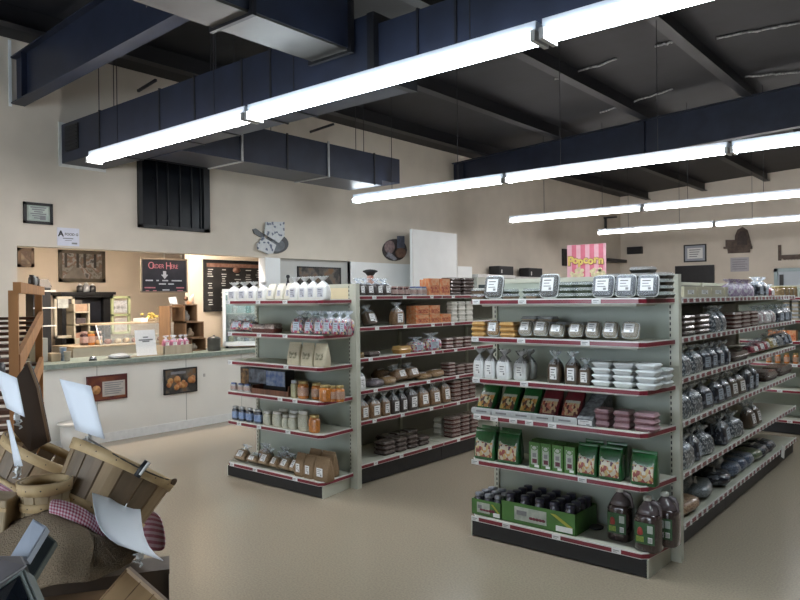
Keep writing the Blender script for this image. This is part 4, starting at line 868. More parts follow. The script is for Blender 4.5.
# popcorn sign
YS = 12.6; a = on(567, 245.5, 1, YS); b = on(605.5, 245.5, 1, YS); c = on(586, 279, 1, YS)
t = thing('popcorn_sign', 'pink striped popcorn sign with yellow lettering standing on the corn machine', 'sign', ((a.x+b.x)/2, YS, c.z)); hw = (b.x-a.x)/2; H_ = a.z-c.z
PK = mat('popcorn_pink', (.62, .16, .24), .5, var=.08, scale=10); PL = mat('popcorn_pale', (.72, .42, .50), .5, var=.06, scale=10); YE = mat('popcorn_yellow', (.70, .55, .16), .5, var=.1, scale=20); KE = mat('popcorn_kernel', (.62, .58, .36), .6, var=.2, scale=18)
w = MB().box(-hw, hw, 0, .03, 0, H_, PL)
for i in range(4): x = -hw+hw*2*(i*2+1.1)/8.6; w.box(x, x+hw*2/8.6, -.003, 0, 0, H_, PK)
w.obj('sign_board', t)
w = MB(); rn = random.Random(4)
for cx_ in (-.62, -.3, .35, .6, .85):
    for k in range(5): x = hw*cx_+rn.uniform(-.06, .06); z = .06+rn.uniform(0, .13)*(1.0); w.prismv([(x+.04*math.cos(i*PI/4), z+.04*math.sin(i*PI/4)) for i in range(8)], -.012-k*.001, -.003, KE)
w.obj('popcorn_print', t)
for i, ch in enumerate('Popcorn'):
    x, z = -hw*.79+i*hw*.262, H_*.53+(.012 if i % 2 else -.008); sz = .24 if i == 0 else .2
    text('letter_outline', ch, sz, mat('outline_brown', (.18, .08, .05), .6, var=.1, scale=20), t, (x, -.012, z), (PI/2, 0, 0), .002, off=.017)
    text('lettering', ch, sz, YE, t, (x, -.02, z), (PI/2, 0, 0), .006, off=.009)
bm = MB().box(-hw-.02, hw+.02, -.02, .5, 0, c.z-.005, COOL); rel(bm, 0, 0, 0); t = thing('corn_machine', 'cream popcorn machine cabinet under the pink sign', 'machine', ((a.x+b.x)/2, YS, 0)); bm.obj('cabinet_body', t); MB().box(-hw+.05, hw-.05, -.03, -.02, .9, c.z-.15, mat('cooler_glass', (.05, .07, .08))).obj('glass_door', t)
# ------------------------------------------------------------------ things on the end wall
def bwall(px0, py0, px1, py1):
    a = on(px0, (py0+py1)/2, 1, YB).x; b = on(px1, (py0+py1)/2, 1, YB).x; return a, b, on((px0+px1)/2, py1, 1, YB).z, on((px0+px1)/2, py0, 1, YB).z
x0, x1, z0, z1 = bwall(628.5, 247, 643, 254); tag(bev(MB().box(x0, x1, YB-.12, YB-.001, z0, z1, BLACK).obj('wall_speaker')), 'small black box mounted on the end wall near the corner', 'speaker')
x0, x1, z0, z1 = bwall(684, 244.5, 706.5, 262); t = thing('framed_notice', 'dark framed notice on pale blue mount, end wall', 'notice', ((x0+x1)/2, YB, (z0+z1)/2)); h, v = (x1-x0)/2, (z1-z0)/2
w = MB()
for q in ((-h, h, v-.03, v), (-h, h, -v, -v+.03), (-h, -h+.03, -v, v), (h-.03, h, -v, v)): w.box(q[0], q[1], -.03, 0, q[2], q[3], BLACK)
w.obj('frame', t); MB().box(-h+.03, h-.03, -.015, 0, -v+.03, v-.03, mat('mount_blue', (.35, .38, .44), .6, var=.05, scale=10)).obj('mount', t)
w = MB().box(-h*.68, h*.68, -.02, -.015, -v*.6, v*.6, TAG)
for i in range(4): w.box(-h*.5, h*(.5-.1*i), -.022, -.02, v*(.38-.25*i)-.01, v*(.38-.25*i)+.01, GREYINK)
w.obj('document', t)
x0, x1, z0, z1 = bwall(675.5, 265.5, 714.5, 285); t = thing('dark_menu_board', 'wide black board low on the end wall under the framed notice', 'board', ((x0+x1)/2, YB, z0)); h = (x1-x0)/2
MB().box(-h, h, -.04, 0, 0, z1-z0, BLACK).obj('board_face', t)
w = MB()
for i in range(9): x = -h+2*h*(i+.5)/9; w.box(x-.004, x+.004, -.043, -.04, .03, z1-z0-.03, PURL)
w.obj('column_lines', t)
WD = mat('carved_wood', (.13, .095, .075), .7, col2=(.07, .05, .04), scale=9, bump=.3)
x0, x1, z0, z1 = bwall(725, 228, 753, 253); cx = (x0+x1)/2; t = thing('carved_plaque', 'brown carved wooden plaque with a domed crest on the end wall', 'plaque', (cx, YB, z0)); s = (z1-z0)
def bp(pts, y0_, y1_, m, nm): MB().prismv([(on(x, y, 1, YB).x-cx, on(x, y, 1, YB).z-z0) for x, y in pts], y0_, y1_, m).obj(nm, t)
bp([(728, 248.5), (750.5, 247.5), (750, 252.5), (728.5, 253.5)], -.07, 0, WD, 'base_block'); bp([(724.5, 247), (752.5, 246), (752.5, 249), (724.5, 249)], -.1, -.001, WD, 'ledge')
bp([(726, 240), (735, 240), (735, 247), (726, 247)], -.05, -.001, WD, 'side_panel'); bp([(735, 247), (735.5, 236), (738, 230), (743, 227), (747.5, 230), (749.5, 236), (752, 246.5)], -.06, -.001, WD, 'crest')
bp([(738, 245), (738.5, 236), (741, 231.5), (745, 231.5), (747, 236), (748, 245)], -.075, -.06, mat('carved_wood_dark', (.07, .05, .045), .7, var=.3, scale=12), 'inset')
x0, x1, z0, z1 = bwall(730.5, 257.5, 749, 271.5); t = thing('posted_notice', 'lilac grey notice sheet posted under the carved plaque', 'notice', ((x0+x1)/2, YB, (z0+z1)/2)); h, v = (x1-x0)/2, (z1-z0)/2
MB().box(-h, h, -.006, 0, -v, v, mat('notice_grey', (.40, .38, .41), .6, var=.08, scale=12)).obj('sheet', t); w = MB()
for i in range(5): w.box(-h*.8, h*(.8-.2*(i % 2)), -.008, -.006, v*(.7-.33*i)-.008, v*(.7-.33*i)+.008, GREYINK)
w.obj('writing', t)
a = on(780.5, 245, 1, YB); b = on(780.5, 258.5, 1, YB); c = on(806, 258.8, 1, YB); t = thing('wall_saw', 'dark toothed saw blade with upright handle hung on the end wall', 'tool', (b.x, YB-.02, b.z))
MB().box(-.045, .02, -.02, .015, -.05, a.z-b.z, WD).obj('handle', t); w = MB().box(0, c.x-b.x, -.012, .01, -.01, .08, WD)
for i in range(14): x = .06+i*(c.x-b.x-.1)/14; w.prismv([(x, -.01), (x+.045, -.01), (x+.022, -.05)][::-1], -.006, .004, WD)
w.obj('blade', t)
x0, x1, z0, z1 = bwall(774.5, 268, 812, 292); w = MB().box(x0, x1, YB-.02, YB-.001, z0, z1, mat('pale_blue_pane', (.44, .50, .55), .3, var=.04, scale=2)); LB = mat('pale_teal_paint', (.34, .44, .47), .5, var=.05, scale=8)
w.box(x0, x1, YB-.06, YB-.001, z1-.08, z1, LB).box(x0, x0+.08, YB-.06, YB-.001, z0, z1, LB).box(x0+.12, x0+.2, YB-.07, YB-.02, z0, z1-.15, BLACK); struct(w.obj('window_6'))
a = on(563.5, 249, 0, XL); b = on(566, 266, 0, XL)
tag(MB().box(XL+.001, XL+.05, a.y-.1, a.y+.15, b.z, a.z, BLACK).obj('wall_bracket'), 'dark upright bar on the cream wall just beside the popcorn sign', 'bracket')
t = thing('camera_bracket', 'small dark bracket high on the cream wall near the corner', 'bracket', (XL, on(604, 218, 0, XL).y, on(604, 218, 0, XL).z)); MB().box(0, .35, -.03, .03, -.02, .02, BR).obj('arm', t); MB().box(.02, .07, -.03, .03, -.35, -.02, BR).obj('post', t)
tag(MB().box(0, .25, -.6, .6, -.05, 0.03, BR).obj('wall_rail', None, (XL+.001, on(609, 260.5, 0, XL).y, on(609, 260.5, 0, XL).z)), 'dark horizontal rail on the cream wall right of the popcorn sign', 'rail')
# ------------------------------------------------------------------ serving counter
t = thing('serving_counter', 'long white panelled counter with grey green worktop under the opening', 'counter', (XL, 4.7, 0))
CW = mat('counter_white', (.70, .68, .63), .5, var=.03, scale=3); TOP = mat('worktop_green', (.25, .29, .25), .35, col2=(.18, .22, .19), scale=30)
MB().box(-.6, 0, 3.07-4.7, y_o1-4.72, 0, .88, CW).obj('counter_body', t)
MB().box(-.68, .05, 3.07-4.7, y_o1-4.72, .88, .93, TOP).obj('worktop', t)
MB().box(.0, .014, 2.95-4.7, y_o1-4.72, 0.0, .10, EDGEW).obj('baseboard', t)
for k in (3.9, 5.05, 5.9): MB().box(.0, .003, k-.004-4.7, k+.004-4.7, .1, .88, mat('seam_grey', (.40, .39, .36), .6, var=.05, scale=10)).obj('panel_seam', t)
MB().box(.0, .004, 5.3-4.7, 5.33-4.7, .62, .66, mat('seam_grey', (.4, .39, .36))).obj('outlet_plate', t)
def pic1(t, h, v, th):
    w = MB().box(.0155, .017, -h*.25, h*.9, -v*.7, v*.5, mat('ticket_pale', (.42, .38, .34), .6, var=.1, scale=10))
    for i in range(6): w.box(.017, .018, -h*.15, h*(.8-.1*(i % 3)), v*(.35-.17*i)-.006, v*(.35-.17*i)+.006, GREYINK)
    w.obj('ticket_text', t)
    MB().prismv([(0, 0), (.01, 0), (.01, .01)], 0, .01, BLACK)
    w = MB(); w.rings([[(x_, -h*.55+.05*math.cos(a*PI/8), -v*.1+.05*math.sin(a*PI/8)) for a in range(16)] for x_ in (.0155, .02)], mat('burger_orange', (.45, .22, .08), .5, var=.4, scale=30)); w.obj('food_print', t)
framed('food_poster', 'maroon menu poster with white text panel on the counter front', 'poster', lw(86, 375, 126, 400, XL+.0), XL+.004, mat('poster_maroon_edge', (.10, .02, .02), .5, var=.3, scale=10), mat('poster_maroon', (.08, .015, .012), .5, col2=(.20, .06, .02), scale=6), .015, extra=pic1)
def pic2(t, h, v, th):
    w = MB(); rn = random.Random(2); FM = mat('fried_food', (.50, .27, .09), .5, col2=(.36, .12, .04), scale=22, bump=.2)
    for i in range(15): cy, cz, r = rn.uniform(-h*.75, h*.75), rn.uniform(-v*.6, v*.15), rn.uniform(.03, .045); w.rings([[(x_, cy+r*q*math.cos(a*PI/5), cz+r*q*math.sin(a*PI/5)) for a in range(10)] for x_, q in ((.0155, 1), (.02+i*.0006, .9))], FM)
    w.obj('food_print', t); MB().box(.0155, .017, -h*.6, h*.3, v*.55, v*.75, mat('menu_grey', (.2, .2, .22), .6, var=.2, scale=20)).obj('title_bar', t)
framed('food_poster', 'black food poster showing golden fried pieces on the counter front', 'poster', lw(163, 368, 196, 393, XL+.0), XL+.004, BLACK, mat('poster_dark', (.04, .035, .03)), .015, extra=pic2)
CT = .931
def ctr(px, py, X=XL-.15): return on(px, py, 0, X)
# white bin against counter
c = on(60, 447, 2, 0); c.x = XL+.2
t = thing('waste_bin', 'white round waste bin against the counter foot', 'bin', (c.x, c.y, 0)); BN = mat('bin_white', (.60, .57, .52), .45, var=.04, scale=10)
MB().lathe([(.12, 0), (.155, .30), (.15, .30), (.11, .02)], BN, 20).obj('bin_body', t); MB().lathe([(.155, .29), (.17, .29), (.17, .31), (.15, .31)], BN, 20).obj('rim', t)
# menu board, chalkboard
def menu(t, h, v, th):
    w = MB(); rn = random.Random(11)
    for cidx, cy in enumerate((-.78, -.34, .12, .5, .85)):
        z = v*.62
        while z > -v*.85:
            if rn.random() < .85: a = h*.085*rn.uniform(.6, 1.3); w.box(.0155, .0165, h*cy-a, h*cy+a*rn.uniform(.4, 1), z-.006, z+.006, mat('chalk', (.55, .55, .52), .7, var=.2, scale=30))
            z -= .033 if rn.random() < .8 else .07
    w.obj('chalk_writing', t); MB().box(.0155, .018, -h*.9, h*.9, v*.72, v*.86, mat('menu_header', (.16, .07, .045), .6, col2=(.25, .14, .10), scale=20)).obj('header_band', t)
    m_ = MB(); m_.rings([[(x_, h*.08+.07*math.cos(a*PI/6), v*.62+.045*math.sin(a*PI/6)) for a in range(12)] for x_ in (.0155, .02)], mat('menu_header', (.16, .07, .045))); m_.obj('round_badge', t)
framed('menu_board', 'large black wall menu with chalk columns and brown header band', 'menu board', lw(203, 260.5, 262, 311, -8.6), -8.6, BLACK, mat('slate_black', (.018, .017, .016), .6, var=.3, scale=6), .02, extra=menu)
XS = XL-.3; y0, y1, z0, z1 = lw(140.5, 258.5, 187, 292.5, XS); t = thing('chalkboard_sign', 'hanging framed chalkboard reading Order Here in pink chalk', 'sign', (XS, (y0+y1)/2, (z0+z1)/2)); h, v = (y1-y0)/2, (z1-z0)/2
w = MB(); FRM = wood('board_frame_wood', (.26, .21, .16), (.20, .155, .11), 14)
for q in ((-h, h, v-.018, v), (-h, h, -v, -v+.018), (-h, -h+.018, -v, v), (h-.018, h, -v, v)): w.box(-.01, .012, q[0], q[1], q[2], q[3], FRM)
w.obj('frame', t); MB().box(-.008, .004, -h+.01, h-.01, -v+.01, v-.01, mat('chalk_slate', (.022, .022, .032), .7, var=.3, scale=6)).obj('slate', t)
CP = mat('chalk_pink', (.55, .20, .24), .7, var=.15, scale=40); CWH = mat('chalk_white', (.55, .57, .62), .7, var=.15, scale=40)
for ch, sz, x, z in (('O', .125, -.56, .55), ('RDER', .075, -.27, .52), ('H', .13, .17, .55), ('ERE', .075, .43, .52)): text('lettering', ch, sz, CP, t, (.006, h*x, v*z), (PI/2, 0, PI/2), sx_=.9)

w = MB(); w.add([(.006, a, b) for a, b in ((-.022, .055), (.022, .055), (.022, .01), (.05, .01), (0, -.045), (-.05, .01), (-.022, .01))], [(0, 1, 2, 3, 4, 5, 6)], CWH); w.obj('arrow_drawing', t)
w = MB()
for a, b, z in ((-.8, -.5, -.3), (-.35, -.25, -.3), (-.1, .15, -.3), (.3, .75, -.3), (-.25, .05, -.5), (.15, .4, -.5), (-.1, .2, -.85)): w.box(.004, .006, h*a, h*b, v*z-.008, v*z+.008, CWH)
for a, b, z in ((-.85, -.4, -.72), (.5, .85, -.72), (-.8, -.66, -.9), (-.5, -.35, -.9), (.55, .8, -.9)): w.box(.004, .006, h*a, h*b, v*z-.008, v*z+.008, CP)
w.obj('chalk_writing', t)
for s in (0, .75): MB().tube([(0, h*s, v), (0, h*s, 2.74-(z0+z1)/2 if XS < XL-.15 else v+.1)], .003, WHITE, 5).obj('hanging_cord', t)
# kitchen back wall pictures
XKW = XK+.002
LAND = mat('painting_autumn', (.10, .09, .07), .6, col2=[(.22, .215, .20), (.11, .09, .07), (.16, .10, .07), (.27, .27, .27), (.06, .055, .05)], scale=9)
def land(t, h, v, th):
    w = MB()
    for cy in (-.7, -.2, .1, .55): w.box(.0155, .0175, h*cy-.02, h*cy+.02, -v*.1, v*.85, mat('painted_trunk', (.03, .025, .02), .7, var=.3, scale=20))
    w.add([(.0165, -h*.85, -v*.85), (.0165, h*.2, -v*.85), (.0165, -h*.2, v*.1), (.0165, -h*.3, v*.1)], [(0, 1, 2, 3)], mat('painted_path', (.17, .15, .13), .7, var=.2, scale=10)); w.obj('painted_scene', t)
framed('landscape_painting', 'large framed autumn woodland painting on the kitchen wall', 'painting', lw(58, 250.5, 104.5, 282, XK), XKW, mat('frame_umber', (.07, .055, .035), .5, var=.3, scale=10), LAND, .05, extra=land)
framed('small_painting', 'small brown framed picture beside the opening jamb, kitchen wall', 'painting', lw(17, 248, 33.5, 267, XK), XKW, mat('frame_brown', (.16, .10, .06), .5, var=.2, scale=10), mat('painting_tan', (.25, .18, .12), .6, col2=[(.12, .08, .06), (.35, .28, .2)], scale=8), .045)
framed('narrow_picture', 'narrow pale picture seen between chalkboard and menu wall', 'picture', lw(186, 262, 196, 290, XK), XKW, BLACK, mat('picture_sky', (.42, .47, .50), .5, col2=(.2, .24, .26), scale=4), .04)
# black mantel
y0, y1, _, z1 = lw(60, 292, 115, 300, XK+.3); t = thing('black_mantel', 'black fireplace mantel against the kitchen wall', 'mantel', (XK+.15, (y0+y1)/2, 0)); h = (y1-y0)/2
MB().box(-.14, .18, -h, h, z1-.04, z1, BLACK).box(-.14, .15, -h*.93, h*.93, z1-.08, z1-.04, BLACK).obj('shelf_top', t)
for s in (-1, 1): MB().box(-.14, .10, min(s*h*.88, s*h*.62), max(s*h*.88, s*h*.62), 0, z1-.08, BLACK).obj('pilaster', t)
MB().box(-.14, .02, -h*.62, h*.62, 0, z1-.08, mat('mantel_inner', (.012, .014, .022), .4, var=.3, scale=4)).obj('inner_panel', t)
for i, (px, hgt, m_, d) in enumerate(((80, .13, 'jar_smoke', 'dark glass lantern'), (86.2, .15, 'jar_frost', 'pale jar with star top'), (92.5, .13, 'jar_smoke', 'dark glass lantern'))):
    p = on(px, 290, 0, XK+.2); t = thing('mantel_ornament', '%s, %s of three ornaments on the black mantel' % (d, ORD[i]), 'ornament', (XK+.2, p.y, z1+.001))
    mm = mat(m_, (.06, .06, .065) if 'smoke' in m_ else (.45, .46, .48), .25, coat=.8, var=.3, scale=20)
    MB().lathe([(.045, 0), (.05, .02), (.05, hgt*.6), (.03, hgt*.75)], mm, 14).obj('glass_body', t); MB().lathe([(.032, hgt*.75), (.03, hgt*.85), (.012, hgt*.95), (.002, hgt)], EDGEW, 12).obj('cap', t)
# old window frames used as decor
def winframe(label, px0, py0, px1, py1, X, m_, n):
    y0, y1, z0, z1 = lw(px0, py0, px1, py1, X); t = thing('old_window_frame', label, 'frame', (X, (y0+y1)/2, z0)); h, v = (y1-y0)/2, z1-z0
    w = MB()
    for q in ((-h, h, v-.035, v), (-h, h, 0, .035), (-h, -h+.035, 0, v), (h-.035, h, 0, v)): w.box(0, .03, *q, m_)
    if n: w.box(0, .03, -h, h, v*.5-.015, v*.5+.015, m_)
    w.obj('frame', t); return t, h, v
t, h, v = winframe('cream old window frame with a pinned note, beside the black mantel', 53.5, 296.5, 74, 338, -9.6, mat('cream_wood', (.48, .44, .34), .6, var=.1, scale=10), False)
MB().box(.03, .033, -h*.7, h*.35, v*.72, v*.94, mat('note_grey', (.42, .44, .42), .6, var=.2, scale=20)).obj('note', t)
t, h, v = winframe('green old window frame holding a photo and a card', 110.5, 296, 129.5, 334, -9.6, mat('green_wood', (.38, .42, .22), .6, var=.1, scale=10), True)
MB().box(.01, .02, -h*.7, h*.7, v*.56, v*.88, mat('photo_grey', (.25, .26, .27), .5, col2=[(.5, .5, .5), (.06, .06, .06)], scale=9)).obj('photo', t); MB().box(.01, .02, -h*.65, h*.65, v*.1, v*.42, mat('card_pale', (.46, .43, .40), .5, var=.2, scale=20)).obj('card', t)
# cream hutch shelf by the mantel
X = -9.5; y0, y1, z0, z1 = lw(74, 300, 90, 338, X)
t = thing('hutch_shelf', 'cream open hutch holding small boxes beside the old window frame', 'shelf', (X, (y0+y1)/2, 0)); h = (y1-y0)/2
CWD = mat('cream_wood', (.48, .44, .34)); 
for z in (z0, z0+(z1-z0)*.37, z0+(z1-z0)*.7): MB().box(-.22, .0, -h, h, z-.02, z, CWD).obj('shelf_board', t)
MB().box(-.24, -.22, -h, h, 0, z1, mat('hutch_back', (.10, .09, .08), .6, var=.2, scale=5)).obj('back_board', t)
for s in (-h, h-.02): MB().box(-.22, 0, s, s+.02, 0, z1-.05, CWD).obj('side_board', t)
MB().box(-.22, .02, -h, h, 0, z0-.02, CWD).obj('lower_cupboard', t)
for i, (a, b, k, c_, hh) in enumerate(((-.9, .9, .7, (.45, .30, .2), .10), (-.7, .6, .37, (.08, .06, .06), .08), (-.8, .8, 0, (.35, .2, .14), .07))):
    z = z0+(z1-z0)*k; tag(bev(MB().box(X-.18, X-.02, (y0+y1)/2+h*a*.9, (y0+y1)/2+h*b*.9, z+.001, z+hh, mat('hutch_box_%s' % ['tan', 'dark', 'rust'][i], c_, .5, var=.2, scale=15)).obj('small_box')), '%s box on the %s shelf of the cream hutch' % (['tan', 'dark', 'rust'][i], ['upper', 'middle', 'lower'][i]), 'box')
# ------------------------------------------------------------------ on and behind the counter
GLS = clear('case_glass', (.93, .97, .96), amount=.82, rough=.03)
MAPLE = wood('maple_trim', (.44, .35, .24), (.34, .26, .17), 12)
X = -8.44; y0 = on(73, 350, 0, X).y; y1 = on(192, 350, 0, X).y; zb = on(100, 347, 0, X).z; zt = on(130, 323, 0, X).z
t = thing('pastry_case', 'long glass pastry case with cream base and wooden top behind the counter', 'display case', (X, (y0+y1)/2, 0)); h = (y1-y0)/2
MB().box(-.55, 0, -h, h, 0, zb, mat('case_cream', (.50, .46, .37), .5, var=.04, scale=5)).obj('case_base', t)
MB().box(-.55, .02, -h, h, zb, zb+.02, MAPLE).obj('base_trim', t)
ym = on(100, 330, 0, X).y-(y0+y1)/2
MB().box(-.55, -.12, ym, h-.12, zt-.02, zt, MAPLE).obj('case_top', t)
w = MB(); w.add([(0, ym, zb+.02), (0, h-.01, zb+.02), (-.12, h-.12, zt-.02), (-.12, ym, zt-.02)], [(0, 1, 2, 3)], GLS); w.obj('front_glass', t)
for s in (ym+.01, h-.12): MB().tube([(0, s if s < h-.12 else h-.01, zb+.02), (-.12, s, zt-.02)], .008, EDGEW, 6).obj('glass_post', t)
MB().box(-.5, -.1, ym+.03, h-.12, zb+.09, zb+.1, GLS).obj('inner_shelf', t)
rn = random.Random(5)
for i in range(9):
    y = (y0+y1)/2+ym+.06+i*(h-ym-.2)/9; r = .045
    o = MB().lathe([(.3*r, 0), (r, .01), (r*1.1, .035), (r*.8, .06), (0, .07)], mat('pastry_%s' % 'abc'[i % 3], [(.45, .28, .14), (.28, .10, .07), (.48, .36, .24)][i % 3], .5, var=.3, scale=20), 10).obj('pastry', None, (X-.15, y, zb+.021)); tag(o, '%s round pastry in the glass case, %s from its open end' % (['golden', 'reddish', 'pale'][i % 3], ORD[i]), 'pastry', 'pastries in the case')
# deli jars seen through the case
for i, px in enumerate((84, 91, 98)):
    X2 = -8.95; z = on(px, 332, 0, X2).z
    put('jardark' if i != 1 else 'jarlab', 'topping_jar', 'clear jar of reddish sticks, %s of three on the case base' % ORD[i], 'jar', (-8.62, on(px, 335, 0, -8.62).y, zb+.021), (.10, .10, .17), PI/2, group=None)
def on_counter(px0, px1, py1, X):
    a = on(px0, py1, 0, X); b = on(px1, py1, 0, X); return (a.y+b.y)/2, (b.y-a.y)
# menu stand
y, wd = on_counter(137, 157, 352, -7.83); zt_ = on(147, 330, 0, -7.83).z; hh = zt_-CT
t = thing('menu_card_stand', 'white printed card in a stand on the counter front edge', 'card', (-7.83, y, CT))
w = MB(); w.add([(0, -wd/2, .01), (0, wd/2, .01), (-.05, wd/2, hh), (-.05, -wd/2, hh), (-.006, -wd/2, .01), (-.006, wd/2, .01), (-.056, wd/2, hh), (-.056, -wd/2, hh)], [(0,1,2,3), (7,6,5,4), (0,4,5,1), (1,5,6,2), (2,6,7,3), (3,7,4,0)], TAG); w.obj('card', t)
MB().box(-.09, .04, -wd/2, wd/2, 0, .01, GLS).obj('stand_foot', t)
w = MB(); k = lambda z: -.05*z/hh+.002
for zz, a in ((.62, .7), (.56, .35), (.72, .25)): w.box(k(hh*zz), k(hh*zz)+.002, -wd/2*a, wd/2*a, hh*zz-.008, hh*zz+.008, GREYINK)
w.obj('printing', t)
# wood crates on counter with pink cups
PINE = wood('pale_pine', (.48, .40, .30), (.38, .31, .22), 14)
def crate(px0, px1, py0, py1, X, dep, label):
    y, wd = on_counter(px0, px1, py1, X); zt_ = on((px0+px1)/2, py0, 0, X).z
    t = thing('wooden_crate', label, 'crate', (X-dep/2, y, CT)); hh = zt_-CT
    w = MB().box(dep/2-.012, dep/2, -wd/2, wd/2, 0, hh, PINE).box(-dep/2, -dep/2+.012, -wd/2, wd/2, 0, hh, PINE); w.obj('long_side', t)
    MB().box(-dep/2, dep/2, -wd/2, -wd/2+.012, 0, hh, PINE).box(-dep/2, dep/2, wd/2-.012, wd/2, 0, hh, PINE).obj('short_side', t)
    MB().box(-dep/2+.012, dep/2-.012, -wd/2+.012, wd/2-.012, hh*.5, hh*.55, PINE).obj('crate_floor', t); return y, wd, hh
crate(164, 193, 345, 359, -7.82, .25, 'pale pine crate on the counter carrying pink tied bags'); y2, w2, h2 = y, wd, hh
yy, ww, hh = crate(129, 163, 355.5, 363, -7.75, .12, 'low pale pine crate on the counter in front of the card')
z_ = on(178, 345, 0, -7.82).z-.02
for i, (a, b) in enumerate(((161.5, 168.5), (169, 176.5), (177.5, 182), (182.5, 187))):
    y, wd = on_counter(a, b, 345, -7.95); z_ = CT+(on(178, 345, 0, -7.82).z-CT)*.56
    t = put('pinktreat', 'pink_treat_bag', 'pink treat bag with clear bow, %s from left in the counter crate' % ORD[i], 'bag', (-7.93, y, z_), (max(.07, wd), .07, .17), PI/2, group='pink treat bags')
p = on(93, 362, 0, -7.78); t = thing('service_bell', 'small dark service bell on the counter edge', 'bell', (-7.78, p.y, CT)); MB().lathe([(.045, 0), (.045, .012), (.02, .014)], BLACK, 14).obj('base', t); MB().lathe([(.04, .014), (.038, .03), (.025, .045), (.006, .05), (.006, .06), (.0, .062)], mat('bell_steel', (.25, .25, .26), .25, metal=.8, var=.1, scale=20), 14).obj('dome', t)
p = on(67.5, 362, 0, -7.95); t = thing('paper_cup', 'pale paper cup standing at the counter end beside a blue cup', 'cup', (-7.95, p.y, CT)); MB().lathe([(.028, 0), (.04, .11), (.043, .112), (.037, .105), (.026, .005)], mat('cup_tan', (.5, .45, .38), .6, var=.1, scale=20), 14).obj('cup_body', t)
p = on(63, 362, 0, -8.05); t = thing('blue_cup', 'blue and white cup standing at the counter end', 'cup', (-8.05, p.y, CT)); MB().lathe([(.03, 0), (.04, .15), (.043, .152), (.037, .145), (.028, .005)], mat('cup_blue', (.15, .25, .42), .6, col2=(.5, .52, .55), scale=20), 14).obj('cup_body', t)
t = thing('plated_tray', 'silver wrapped tray on the counter between bell and card', 'tray', (-7.85, on(119, 360, 0, -7.85).y, CT)); MB().lathe([(.10, 0), (.14, .02), (.15, .02), (.10, .004)], mat('foil', (.5, .5, .5), .3, metal=.6, var=.2, scale=30, bump=.3), 18).obj('dish', t); MB().lathe([(.12, .018), (.10, .045), (.03, .06), (0, .061)], FILM, 18).obj('film_dome', t)
# fruit bowl and boxes on the pastry case
t = thing('yellow_flowers', 'yellow flower posy in a low dish on top of the pastry case', 'flowers', (-8.75, on(150, 322, 0, -8.75).y, zt)); MB().lathe([(.05, 0), (.09, .03), (.095, .04), (.05, .01)], PINE, 14).obj('dish', t)
rn = random.Random(3); w = MB()
for i in range(14): a, b, c_ = rn.uniform(-.09, .09), rn.uniform(-.1, .1), rn.uniform(.04, .11); w.lathe([(.0, c_-.02), (.022, c_-.01), (.024, c_+.005), (.0, c_+.02)], mat('petal_yellow', (.58, .42, .10), .7, var=.3, scale=20), 7, cx=a, cy=b)
w.obj('blossoms', t)
tag(bev(MB().box(-8.85, -8.65, on(137, 322, 0, -8.75).y, on(144, 322, 0, -8.75).y, zt+.001, zt+.05, TAG).obj('white_box')), 'small white box on top of the pastry case', 'box')
# stepped wooden cubby display on the counter
X = -8.05; OAK = wood('oak_cubby', (.30, .17, .085), (.22, .12, .06), 14)
def cubby(px0, px1, py0, py1, sub, nm):
    y0 = on(px0, py1, 0, X).y; y1 = on(px1, py1, 0, X).y; zz0 = max(CT, on(px0, py1, 0, X).z); zz1 = on(px0, py0, 0, X).z; c = sub.location
    w = MB()
    for q in ((y0, y1, zz0, zz0+.012), (y0, y1, zz1-.012, zz1), (y0, y0+.012, zz0, zz1), (y1-.012, y1, zz0, zz1)): w.box(-.28, 0, q[0]-c.y, q[1]-c.y, q[2]-c.z, q[3]-c.z, OAK)
    w.box(-.285, -.28, y0-c.y, y1-c.y, zz0-c.z, zz1-c.z, mat('cubby_back', (.10, .055, .03), .6, var=.2, scale=8)); w.obj(nm, sub); return (y0+y1)/2, zz0+.012, y1-y0
t = thing('stepped_cubby', 'stepped wooden cubby display on the counter end below the menu board', 'shelf', (X, on(190, 345, 0, X).y, CT))
c3 = cubby(191, 206, 338.5, 352, t, 'lower_cubby'); c2 = cubby(186, 204, 322, 338.5, t, 'middle_cubby'); c1 = cubby(184.5, 197.5, 304.5, 322, t, 'upper_cubby')
ya = on(171, 330, 0, X).y-t.location.y; yb_ = on(184.5, 330, 0, X).y-t.location.y; MB().box(-.28, -.02, ya, yb_, on(175, 306, 0, X).z-.02-CT, on(175, 306, 0, X).z-CT, OAK).box(-.28, -.02, ya, ya+.012, 0, on(175, 306, 0, X).z-.02-CT, OAK).obj('side_shelf', t)
for (cy, cz, wd), nm, m_, hh, lb in ((c1, 'ceramic_jug', (.45, .42, .38), .12, 'pale ceramic jug in the upper cubby'), (c2, 'round_jar', (.40, .30, .20), .10, 'tan round jar in the middle cubby'), (c3, 'cup_set', (.45, .38, .30), .07, 'cream cup in the lower cubby')):
    t = thing(nm, lb, 'jar', (X-.12, cy, cz)); mm = mat(nm+'_glaze', m_, .4, var=.3, scale=20)
    MB().lathe([(.035, 0), (.055, hh*.3), (.05, hh*.6), (.025, hh*.8), (.03, hh)], mm, 14).obj('body', t); MB().lathe([(.026, hh), (.03, hh+.006), (.01, hh+.014), (0, hh+.02)], mm, 12).obj('lid', t)
ztop = on(175, 304.5, 0, X).z
t = thing('shelf_photo', 'small tilted photo card on top of the cubby display', 'photo', (X-.1, on(174, 303, 0, X-.1).y, ztop+.0)); MB().add([(0, -.06, .0), (0, .05, .0), (-.04, .05, .10), (-.04, -.06, .09), (.006, -.06, .0), (.006, .05, .0), (-.034, .05, .10), (-.034, -.06, .09)], [(3,2,1,0), (4,5,6,7), (0,1,5,4), (1,2,6,5), (2,3,7,6), (3,0,4,7)], mat('photo_grey', (.25, .26, .27))).obj('card', t)
